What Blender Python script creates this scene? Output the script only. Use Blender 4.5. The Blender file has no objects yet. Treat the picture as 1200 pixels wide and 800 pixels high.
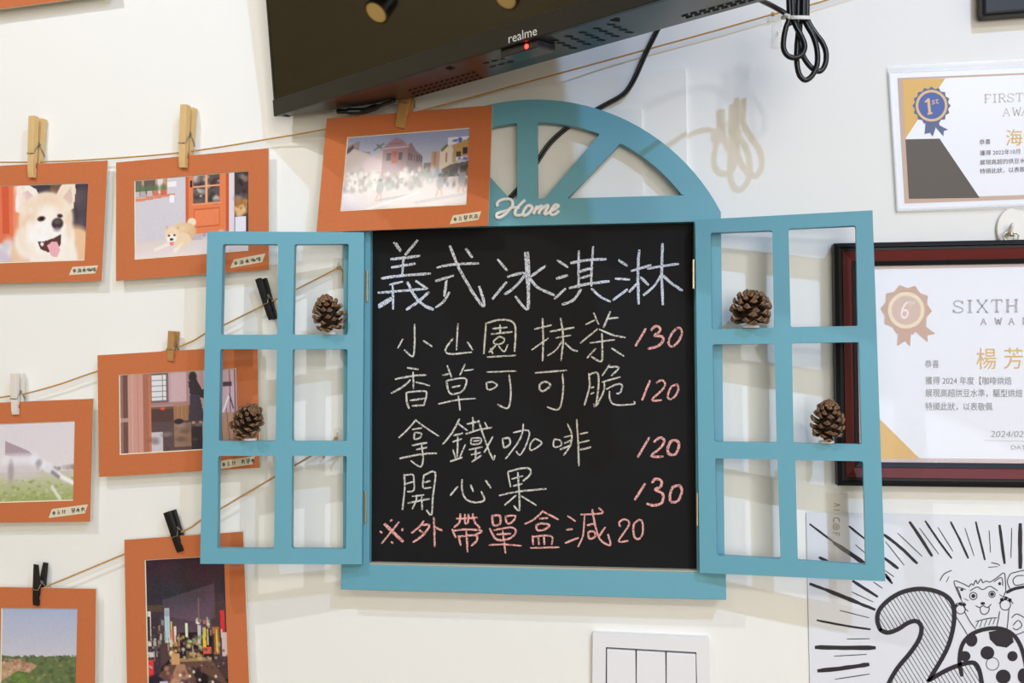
import bpy, bmesh, math, random
import numpy as np
from mathutils import Vector, Matrix
from mathutils.geometry import tessellate_polygon

S = bpy.context.scene
COL = S.collection
# ------------------------------------------------------------------ camera
F, CAM = 1100.0, Vector((0, -1.126, 1.55))          # focal length in pixels of a 1200x800 frame
YAW, PITCH, ROLL = math.radians(7.3283), math.radians(2.2254), math.radians(0.1205)
ROT = Matrix.Rotation(YAW, 3, 'Z') @ Matrix.Rotation(PITCH, 3, 'X') @ Matrix.Rotation(ROLL, 3, 'Y')
cd = bpy.data.cameras.new('camera'); cam = bpy.data.objects.new('camera', cd); COL.objects.link(cam)
cd.sensor_width = 36.0; cd.lens = F / 1200 * 36; cd.clip_start = 0.02
cm = Matrix((ROT @ Vector((1, 0, 0)), ROT @ Vector((0, 0, 1)), ROT @ Vector((0, -1, 0)))).transposed()
cam.matrix_world = Matrix.Translation(CAM) @ cm.to_4x4()
S.camera = cam
# ------------------------------------------------------------------ light and exposure
S.view_settings.view_transform = 'Standard'; S.view_settings.look = 'None'
S.view_settings.gamma = 1; S.view_settings.use_curve_mapping = False
S.view_settings.exposure = 0.02
wd = bpy.data.worlds.new('world'); S.world = wd; wd.use_nodes = True
wd.node_tree.nodes['Background'].inputs[0].default_value = (0.9, 0.95, 1, 1)
wd.node_tree.nodes['Background'].inputs[1].default_value = 0.3

def spot(name, loc, target, power, color, radius=0.03, angle=110):
    l = bpy.data.lights.new(name, 'SPOT'); o = bpy.data.objects.new(name, l); COL.objects.link(o)
    l.energy = power; l.color = color; l.shadow_soft_size = radius; l.spot_size = math.radians(angle); l.spot_blend = 0.6
    o.location = loc; o.rotation_euler = (Vector(target) - Vector(loc)).to_track_quat('-Z', 'Y').to_euler()
    return o
def area(name, loc, target, sx, sy, power, color):
    l = bpy.data.lights.new(name, 'AREA'); o = bpy.data.objects.new(name, l); COL.objects.link(o)
    l.shape = 'RECTANGLE'; l.size = sx; l.size_y = sy; l.energy = power; l.color = color
    o.location = loc; o.rotation_euler = (Vector(target) - Vector(loc)).to_track_quat('-Z', 'Y').to_euler()
    return o
LAMPS = [  # head position, aim, watts, colour, radius
    ((-0.97, -1.20, 2.93), (-0.42, 0, 1.70), 39, (0.90, 0.95, 1.0), 0.014),
    ((0.85, -1.50, 2.93), (0.25, 0, 1.65), 64, (0.38, 0.60, 1.0), 0.014),
    ((1.45, -3.00, 2.88), (-0.05, 0, 1.60), 50, (0.95, 0.97, 1.0), 0.10),
]
for i, (p, t, w, c, r) in enumerate(LAMPS): spot('track_lamp_light', p, t, w, c, r)
spot('left_wall_fill_light', (-2.6, -1.9, 3.0), (-4.2, -1.1, 2.5), 100, (1.0, 0.95, 0.84), 0.03)  # added spot, brightens the left wall that the screen mirrors
area('rear_fill_light', (1.25, -4.38, 1.75), (0.9, 0, 1.6), 2.3, 1.7, 66, (1.0, 0.99, 0.95))  # added soft fill behind the camera, no known window there
for x, y, w in ((-1.19, -3.25, 14), (1.0, -3.1, 18)):  # first gives the glare on the street print, second is added fill
    a = area('ceiling_panel_fill_light', (x, y, 3.06), (x, y, 0), 0.6, 0.6, w, (1.0, 0.97, 0.87)); a.rotation_euler = (0, 0, math.radians(45))

# ------------------------------------------------------------------ helpers
def lin(c):
    return tuple(((x / 255) / 12.92 if x / 255 <= 0.04045 else ((x / 255 + 0.055) / 1.055) ** 2.4) for x in c)
_M = {}
def mat(name, rgb, rough=0.6, spec=0.5, metal=0.0, bump=0.0, bscale=300.0, var=0.0, vscale=20.0, coat=0.0, emit=None):
    if name in _M: return _M[name]
    m = bpy.data.materials.new(name); m.use_nodes = True; nt = m.node_tree; b = nt.nodes['Principled BSDF']
    c = (*lin(rgb), 1); b.inputs['Base Color'].default_value = c
    b.inputs['Roughness'].default_value = rough; b.inputs['Specular IOR Level'].default_value = spec
    b.inputs['Metallic'].default_value = metal; b.inputs['Coat Weight'].default_value = coat
    tc = nt.nodes.new('ShaderNodeTexCoord')
    if var:
        n = nt.nodes.new('ShaderNodeTexNoise'); n.inputs['Scale'].default_value = vscale; n.inputs['Detail'].default_value = 4
        r = nt.nodes.new('ShaderNodeMix'); r.data_type = 'RGBA'
        lo = tuple(x * (1 - var) for x in c[:3]) + (1,); hi = tuple(min(1, x * (1 + var)) for x in c[:3]) + (1,)
        r.inputs[6].default_value = lo; r.inputs[7].default_value = hi
        nt.links.new(tc.outputs['Object'], n.inputs['Vector']); nt.links.new(n.outputs[0], r.inputs[0]); nt.links.new(r.outputs[2], b.inputs['Base Color'])
    if bump:
        n = nt.nodes.new('ShaderNodeTexNoise'); n.inputs['Scale'].default_value = bscale; n.inputs['Detail'].default_value = 3
        bp = nt.nodes.new('ShaderNodeBump'); bp.inputs['Strength'].default_value = bump; bp.inputs['Distance'].default_value = 0.001
        nt.links.new(tc.outputs['Object'], n.inputs['Vector']); nt.links.new(n.outputs[0], bp.inputs['Height']); nt.links.new(bp.outputs[0], b.inputs['Normal'])
    if emit:
        b.inputs['Emission Color'].default_value = (*lin(rgb), 1); b.inputs['Emission Strength'].default_value = emit
    _M[name] = m; return m
def attr_mat(name, rough=0.5, spec=0.5, coat=0.0, bump=0.0, bscale=400):
    if name in _M: return _M[name]
    m = mat(name, (128, 128, 128), rough, spec, bump=bump, bscale=bscale, coat=coat); nt = m.node_tree
    a = nt.nodes.new('ShaderNodeAttribute'); a.attribute_name = 'Col'
    nt.links.new(a.outputs['Color'], nt.nodes['Principled BSDF'].inputs['Base Color']); return m
def glass_mat(name, tint, alpha, rough=0.05):
    if name in _M: return _M[name]
    m = bpy.data.materials.new(name); m.use_nodes = True; nt = m.node_tree; nt.nodes.clear()
    out = nt.nodes.new('ShaderNodeOutputMaterial'); mx = nt.nodes.new('ShaderNodeMixShader'); t = nt.nodes.new('ShaderNodeBsdfTransparent')
    p = nt.nodes.new('ShaderNodeBsdfPrincipled'); p.inputs['Base Color'].default_value = (*lin(tint), 1); p.inputs['Roughness'].default_value = rough
    mx.inputs[0].default_value = alpha
    nt.links.new(t.outputs[0], mx.inputs[1]); nt.links.new(p.outputs[0], mx.inputs[2]); nt.links.new(mx.outputs[0], out.inputs[0])
    _M[name] = m; return m
def chalk_mat(name, rgb):
    if name in _M: return _M[name]
    m = bpy.data.materials.new(name); m.use_nodes = True; nt = m.node_tree; p = nt.nodes['Principled BSDF']; out = nt.nodes['Material Output']
    p.inputs['Base Color'].default_value = (*lin(rgb), 1); p.inputs['Roughness'].default_value = 1; p.inputs['Specular IOR Level'].default_value = 0.05
    tc = nt.nodes.new('ShaderNodeTexCoord'); n = nt.nodes.new('ShaderNodeTexNoise'); n.inputs['Scale'].default_value = 700; n.inputs['Detail'].default_value = 2
    r = nt.nodes.new('ShaderNodeMapRange'); r.inputs[1].default_value = 0.36; r.inputs[2].default_value = 0.52; r.inputs[3].default_value = 0.25; r.inputs[4].default_value = 1.0
    t = nt.nodes.new('ShaderNodeBsdfTransparent'); mx = nt.nodes.new('ShaderNodeMixShader')
    nt.links.new(tc.outputs['Object'], n.inputs['Vector']); nt.links.new(n.outputs[0], r.inputs[0]); nt.links.new(r.outputs[0], mx.inputs[0])
    nt.links.new(t.outputs[0], mx.inputs[1]); nt.links.new(p.outputs[0], mx.inputs[2]); nt.links.new(mx.outputs[0], out.inputs[0])
    _M[name] = m; return m

def ray(u, v): return ROT @ Vector(((u - 600) / F, 1, (400 - v) / F))
class Pl:                                            # a real plane; at(u,v,off) = where the view ray meets it, raised by off
    def __init__(s, p, n): s.p = Vector(p); s.n = Vector(n).normalized()
    def at(s, u, v, off=0.0):
        d = ray(u, v); t = (s.p - CAM).dot(s.n) / d.dot(s.n)
        return CAM + d * t + s.n * off
def wall(d): return Pl((0, -d, 0), (0, -1, 0))
def W(u, v, d): return wall(d).at(u, v)

def thing(name, label, cat, loc, group=None, rot=None):
    o = bpy.data.objects.new(name, None); COL.objects.link(o); o.empty_display_size = 0.02
    o.location = loc
    if rot is not None: o.rotation_euler = rot.to_euler()
    return tag(o, label, cat, group)
def tag(o, label, cat, group=None):
    o['label'] = label; o['category'] = cat
    if group: o['group'] = group
    return o
def obj(name, verts, faces, m, parent=None, local=False, smooth=False, bevel=0.0, label=None, cols=None, seg=2):
    me = bpy.data.meshes.new(name)
    off = Vector((0, 0, 0)); q = parent
    if not local:
        while q is not None: off += q.location; q = q.parent
    me.from_pydata([tuple(Vector(v) - off) for v in verts], [], faces)
    if cols is not None:
        a = me.color_attributes.new('Col', 'FLOAT_COLOR', 'POINT')
        c = np.ones((len(verts), 4), dtype=np.float32); c[:, :3] = np.asarray(cols, dtype=np.float32)[:, :3]
        a.data.foreach_set('color', c.ravel())
    if cols is None:
        bm = bmesh.new(); bm.from_mesh(me); bmesh.ops.recalc_face_normals(bm, faces=bm.faces[:]); bm.to_mesh(me); bm.free()
    me.materials.append(m)
    if smooth: me.polygons.foreach_set('use_smooth', [True] * len(me.polygons))
    me.update()
    o = bpy.data.objects.new(name, me); COL.objects.link(o)
    if parent is not None: o.parent = parent
    if bevel:
        b = o.modifiers.new('bevel', 'BEVEL'); b.width = bevel; b.segments = seg; b.limit_method = 'ANGLE'; b.angle_limit = math.radians(40)
    if label: o['label'] = label
    return o
def setting(name, verts, faces, m, **k):
    o = obj(name, verts, faces, m, **k); o['kind'] = 'structure'; return o
class MB:
    def __init__(s): s.v = []; s.f = []; s.c = []
    def add(s, v, f, col=None):
        n = len(s.v); s.v += [Vector(x) for x in v]; s.f += [tuple(i + n for i in q) for q in f]
        if col is not None: s.c += [col] * len(v) if not isinstance(col, list) else col
        return s
    def box(s, a, b):
        x0, y0, z0 = a; x1, y1, z1 = b
        return s.add([(x0, y0, z0), (x1, y0, z0), (x1, y1, z0), (x0, y1, z0), (x0, y0, z1), (x1, y0, z1), (x1, y1, z1), (x0, y1, z1)],
                     [(0, 3, 2, 1), (4, 5, 6, 7), (0, 1, 5, 4), (1, 2, 6, 5), (2, 3, 7, 6), (3, 0, 4, 7)])
    def build(s, name, m, parent=None, **k):
        return obj(name, s.v, s.f, m, parent, cols=s.c if s.c else None, **k)
def prism(loops, n, th):                              # outer loop and holes (3-D, coplanar), extruded backwards along n by th
    loops = [[Vector(p) for p in l] for l in loops]
    tris = tessellate_polygon(loops)
    flat = [p for l in loops for p in l]; N = len(flat)
    v = flat + [p - n * th for p in flat]
    f = [tuple(t) for t in tris] + [tuple(i + N for i in reversed(t)) for t in tris]
    k = 0
    for l in loops:
        m = len(l)
        f += [(k + i, k + (i + 1) % m, k + (i + 1) % m + N, k + i + N) for i in range(m)]
        k += m
    return v, f
def tube(pts, r, k=8, closed=False):
    pts = [Vector(p) for p in pts]; n = len(pts); v = []; f = []; up = None
    for i, p in enumerate(pts):
        a = pts[(i - 1) % n] if (i or closed) else p; b = pts[(i + 1) % n] if (i < n - 1 or closed) else p
        t = (b - a).normalized()
        if up is None:
            up = Vector((0, 0, 1)) if abs(t.z) < 0.9 else Vector((1, 0, 0))
        x = (up - t * up.dot(t)).normalized(); up = x; y = t.cross(x)
        rr = r[i] if isinstance(r, (list, tuple)) else r
        v += [p + (x * math.cos(2 * math.pi * j / k) + y * math.sin(2 * math.pi * j / k)) * rr for j in range(k)]
    for i in range(n if closed else n - 1):
        for j in range(k):
            a, b = i * k, ((i + 1) % n) * k
            f.append((a + j, a + (j + 1) % k, b + (j + 1) % k, b + j))
    if not closed: f += [tuple(range(k)), tuple(range((n - 1) * k, n * k))]
    return v, f
def spline(pts, sub=6, closed=False):
    P = [Vector(p) for p in pts]; n = len(P); out = []
    rng = range(n) if closed else range(n - 1)
    for i in rng:
        if closed: a, b, c, d = P[(i - 1) % n], P[i], P[(i + 1) % n], P[(i + 2) % n]
        else: a, b, c, d = P[max(i - 1, 0)], P[i], P[i + 1], P[min(i + 2, n - 1)]
        for s in range(sub):
            t = s / sub
            out.append(0.5 * ((2 * b) + (c - a) * t + (2 * a - 5 * b + 4 * c - d) * t * t + (3 * b - a - 3 * c + d) * t ** 3))
    if not closed: out.append(P[-1])
    return out
def ribbon(mb, pl, pts, w, off, sub=4, jitter=0.0, rnd=None, taper=None, cap=True):   # flat stroke drawn on plane pl, width in px
    q = spline([Vector((x, y, 0)) for x, y in pts], sub) if len(pts) > 2 and sub > 1 else [Vector((x, y, 0)) for x, y in pts]
    if len(q) == 2 and (jitter or taper): q = [q[0].lerp(q[1], i / 5) for i in range(6)]
    n = len(q); L = []; R = []
    for i, p in enumerate(q):
        t = (q[min(i + 1, n - 1)] - q[max(i - 1, 0)]); t = t.normalized() if t.length else Vector((1, 0, 0))
        nn = Vector((-t.y, t.x, 0)); h = w / 2
        if taper: h *= taper[0] + (taper[1] - taper[0]) * i / (n - 1)
        a = h * (1 + (rnd.uniform(-jitter, jitter) if rnd else 0)); b = h * (1 + (rnd.uniform(-jitter, jitter) if rnd else 0))
        if i == 0: p = p - t * (h * 0.5 if cap else 0)
        if i == n - 1: p = p + t * (h * 0.5 if cap else 0)
        if cap and i in (0, n - 1): a *= 0.75; b *= 0.75
        L.append(p + nn * a); R.append(p - nn * b)
    k = len(mb.v)
    mb.v += [pl.at(p.x, p.y, off) for p in L] + [pl.at(p.x, p.y, off) for p in R]
    mb.f += [(k + i, k + i + 1, k + n + i + 1, k + n + i) for i in range(n - 1)]
def flat(mb, pl, pts, off):
    k = len(mb.v); mb.v += [pl.at(x, y, off) for x, y in pts]
    tr = tessellate_polygon([[Vector((x, y, 0)) for x, y in pts]])
    mb.f += [tuple(k + i for i in t) for t in tr]
def ell(cx, cy, rx, ry, n=24, a0=0.0): return [(cx + rx * math.cos(a0 + 2 * math.pi * i / n), cy + ry * math.sin(a0 + 2 * math.pi * i / n)) for i in range(n)]
def rquad(q, r, k=4):                                 # px quad TL,TR,BR,BL with rounded corners
    out = []
    q = [Vector((x, y)) for x, y in q]
    for i in range(4):
        p, a, b = q[i], q[i - 1], q[(i + 1) % 4]
        da, db = (a - p).normalized(), (b - p).normalized()
        s, e = p + da * r, p + db * r
        for j in range(k + 1):
            t = j / k; out.append(((1 - t) ** 2 * s.x + 2 * t * (1 - t) * p.x + t * t * e.x, (1 - t) ** 2 * s.y + 2 * t * (1 - t) * p.y + t * t * e.y))
    return out
def pxprism(pl, loops, off, th):                     # px loops on plane pl at height off, thickness th
    return prism([[pl.at(x, y, off) for x, y in l] for l in loops], pl.n, th)
def text(body, pl, u, v, h, off, slope=0.0, sx=1.0, shear=0.0):   # baseline start at px (u,v), cap height h px
    cu = bpy.data.curves.new('t', 'FONT'); cu.body = body; cu.size = 1.0; cu.resolution_u = 3
    o = bpy.data.objects.new('t', cu); COL.objects.link(o)
    dg = bpy.context.evaluated_depsgraph_get(); dg.update()
    me = bpy.data.meshes.new_from_object(o.evaluated_get(dg))
    bpy.data.objects.remove(o); bpy.data.curves.remove(cu)
    k = h / 0.72
    vv = []
    for q in me.vertices:
        x = (q.co.x + shear * q.co.y) * k * sx; y = q.co.y * k
        vv.append(pl.at(u + x, v - y + slope * x, off))
    ff = [tuple(p.vertices) for p in me.polygons]
    bpy.data.meshes.remove(me)
    return vv, ff

# ------------------------------------------------------------------ the room
M_WALL = mat('wall_paint', (240, 238, 233), 0.75, 0.25, bump=0.12, bscale=160)
M_DARKWALL = mat('olive_wall', (200, 184, 142), 0.8, 0.2, var=0.1, vscale=2)
M_WOOD = mat('floor_wood', (142, 128, 114), 0.5, 0.4, var=0.2, vscale=6)
X0, X1, Y1, ZC = -4.2, 2.8, -4.5, 3.1
def slab(name, a, b, m): mb = MB().box(a, b); return setting(name, mb.v, mb.f, m)
slab('wall_back', (X0 - .1, 0, -.1), (X1 + .1, .12, ZC + .1), M_WALL)
slab('floor', (X0, Y1, -.1), (X1, 0, 0), M_WOOD)
slab('ceiling', (X0, Y1, ZC), (X1, 0, ZC + .1), mat('ceiling_paint', (205, 200, 188), 0.8, 0.2))
slab('wall_left', (X0 - .1, Y1, 0), (X0, 0, ZC), M_DARKWALL)
slab('wall_right', (X1, Y1, 0), (X1 + .1, 0, ZC), M_WALL)
slab('wall_front', (X0, Y1 - .1, 0), (X1, Y1, ZC), M_DARKWALL)
mb = MB()
for a, b in (((-.02, Y1, .8), (.08, Y1 + .05, 2.72)), ((2.42, Y1, .8), (2.52, Y1 + .05, 2.72)), ((-.02, Y1, .8), (2.52, Y1 + .05, .9)), ((-.02, Y1, 2.62), (2.52, Y1 + .05, 2.72))): mb.box(a, b)
setting('fill_light_frame', mb.v, mb.f, mat('fill_frame_paint', (230, 228, 222), 0.5))  # unseen frame, added around the rear fill light

# ------------------------------------------------------------------ the blue window-shaped chalkboard
M_TEAL = mat('teal_paint', (103, 164, 182), 0.45, 0.35, bump=0.06, bscale=220)
M_BOARD = mat('blackboard_paint', (20, 20, 21), 0.75, 0.2, bump=0.05, bscale=500, var=0.25, vscale=14)
M_BRASS = mat('hinge_brass', (206, 198, 176), 0.3, 0.5, metal=0.9)
board = thing('window_chalkboard', 'teal arched window frame holding a black menu chalkboard with two open shutters', 'chalkboard', W(625, 695, 0.012))
PF = wall(0.026)
def P2(u, v): p = PF.at(u, v); return (p.x, p.z)
xl, xr = -0.3466, 0.1022
zo = 1.55
def arcpts(cx, cz, r, a0, a1, n): return [(cx + r * math.cos(a0 + (a1 - a0) * i / n), cz + r * math.sin(a0 + (a1 - a0) * i / n)) for i in range(n + 1)]
cx, cz, Ro, Ri = -0.1228, zo + 0.0808, 0.2505, 0.2235
zs = zo + 0.2026                                      # where the arch meets the straight sides
def circ_z(x, r): return cz + math.sqrt(r * r - (x - cx) ** 2)
zb = zo - 0.2225
aR = math.atan2(circ_z(xr, Ro) - cz, xr - cx)
outer = [(xl, zb), (xr, zb)] + arcpts(cx, cz, Ro, aR, math.pi - aR, 40)
bl_, br_, zt_, zb_ = -0.3140, 0.0712, zo + 0.1806, zo - 0.2209
hole = [(bl_, zb_), (br_, zb_), (br_, zt_), (bl_, zt_)]
zsp = zo + 0.2117
sw = 0.0122
def rnd_loop(l, r):                                    # soften the sharp corners of a 2-D loop
    P = [Vector(p) for p in l]; out = []
    for i, p in enumerate(P):
        a, b = P[i - 1], P[(i + 1) % len(P)]; u, w = (a - p).normalized(), (b - p).normalized()
        if u.dot(w) < -.8: out.append((p.x, p.y)); continue
        ra, rb = min(r, (a - p).length * .45), min(r, (b - p).length * .45); s_, e_ = p + u * ra, p + w * rb
        for j in range(5):
            t = j / 4; q = s_ * (1 - t) ** 2 + p * (2 * t * (1 - t)) + e_ * t * t; out.append((q.x, q.y))
    return out
def fan(sign):
    a = lambda x: cx + sign * (x - cx)
    lo = [(cx + sw, zsp + .0005), (cx + sw + .008, zsp + .0005)]
    pA = P2(703, 157.7); pB = P2(727, 168); pC = P2(803, 229); pD = P2(665, 234)
    h1 = lo + [(x, circ_z(x, Ri)) for x in np.linspace(pA[0], cx + sw, 10)]
    h2 = [(pD[0], zsp)] + [(pC[0], zsp)] + [(x, circ_z(x, Ri)) for x in np.linspace(pC[0] - .004, pB[0], 10)]
    if sign < 0: h1 = [(a(x), z) for x, z in h1]; h2 = [(a(x), z) for x, z in h2]
    return [rnd_loop(h1, .0022), rnd_loop(h2, .0022)]
def to3(l, d): return [Vector((x, -d, z)) for x, z in l]
NF = Vector((0, -1, 0))
v, f = prism([to3(l, .026) for l in [outer, hole] + fan(1) + fan(-1)], NF, .010)
obj('frame', v, f, M_TEAL, board, bevel=.0008)
mb = MB().box((-0.3483, -.0275, zo - .2524), (0.1034, -.013, zb + .0003)); mb.build('ledge', M_TEAL, board, bevel=.0008)
mb = MB().box((bl_ - .004, -.0165, zb_ - .001), (br_ + .004, -.0125, zt_ + .002))
mb.build('chalk_panel', M_BOARD, board, label='black chalkboard panel')
mb = MB().box((bl_, -.0262, zb_ - .0012), (br_, -.016, zb_ + .0006)); mb.build('panel_edge', mat('raw_edge', (176, 170, 150), 0.7), board, label='pale bottom edge of the chalkboard panel')
# panel actually shows almost flush with the frame
PB = wall(0.0165)

def shutter(hinge_u, hinge_v, out_u, out_v, d_out, outerq, panes):
    a = W(hinge_u, hinge_v, .038); b = W(out_u, out_v, d_out)
    n = Vector((b.y - a.y, -(b.x - a.x), 0)).normalized()
    if n.y > 0: n = -n
    pl = Pl(a, n)
    v, f = pxprism(pl, [outerq] + [rquad(q, 2.6) for q in panes], 0, .0115)
    o = obj('shutter', v, f, M_TEAL, board, bevel=.0007)
    return pl
left_panes = [((261, 286), (326, 286), (325, 392), (258.8, 392)), ((345, 286), (408.6, 285.5), (407.6, 392), (343, 392)),
              ((258, 409), (324.6, 409), (323, 516.6), (256.4, 516.6)), ((342.8, 409), (407.4, 409), (406.6, 516.6), (342, 516.6)),
              ((255.5, 534), (322.6, 534), (321, 643), (254.5, 642.6)), ((342, 534), (406.4, 534), (405.6, 643.4), (341.5, 643))]
right_panes = [((832.6, 272.6), (905, 269.7), (907, 384), (834, 385.6)), ((924, 267.7), (1003, 264), (1005, 381.8), (926.7, 383)),
               ((835, 403.4), (907.6, 402.7), (910, 518.6), (837, 517.5)), ((928, 401.8), (1006.6, 400.7), (1009.7, 520.4), (930, 519)),
               ((838, 537), (911, 538), (914.6, 655), (840, 651)), ((932, 539), (1011.5, 540.3), (1014.6, 662), (935, 657))]
PSL = shutter(426.6, 272, 243, 271, 1.126 - 1.0626, [(243, 271), (426.6, 272), (424, 661), (234.5, 660.4)], left_panes)
PSR = shutter(816, 257.5, 1022.5, 246, 1.126 - 1.0591, [(814.5, 257.5), (1022.5, 246.3), (1037.5, 681), (820, 671)], right_panes)
for hu, v0, v1 in ((430.2, 317, 353.5), (428.4, 575, 613), (812.9, 304, 338), (817.3, 577, 616)):
    mb = MB(); d = .0285
    n = 5
    for i in range(n):
        a = W(hu, v0 + (v1 - v0) * i / n, d); b = W(hu, v0 + (v1 - v0) * (i + .9) / n, d)
        mb.add(*tube([a, b], .0016, 10))
    a, b = W(hu, v0, .0262), W(hu, v1, .0262)
    mb.box((a.x - .0016, -.0275, b.z), (a.x + .0016, -.0262, a.z))
    mb.build('hinge', M_BRASS, board, label='small brass hinge')
# ------ the script word
PH = wall(0.0262)
HS = ["105,280 95,245 120,205 180,178 260,170 310,190 325,230 315,285 270,330 200,350 120,375 85,405 95,440 150,440 215,395 260,345 300,300 360,295 430,300",
      "510,180 440,250 385,310 360,360 368,405 420,412 450,405 480,395", "600,275 550,270 500,325 478,385 490,415 540,400 590,350 610,300 600,275 570,262",
      "600,300 640,300", "690,268 660,330 632,395", "655,340 700,300 745,272 760,285 730,340 705,392", "725,345 780,295 830,262 850,278 815,340 795,385 825,395 870,360",
      "875,355 950,320 1000,280 990,258 950,258 905,310 878,370 905,402 960,390 1012,340"]
mb = MB()
for s in HS:
    q = [tuple(map(float, a.split(','))) for a in s.split()]
    q = [PH.at(575 + x / 12.63, 220 + y / 12.63, .0014) for x, y in q]
    mb.add(*tube(spline(q, 6) if len(q) > 2 else q, .0021, 8))
mb.build('home_lettering', mat('white_lettering', (240, 238, 238), 0.4, 0.5), board, smooth=True, label='white cut-out script word reading Home')

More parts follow.
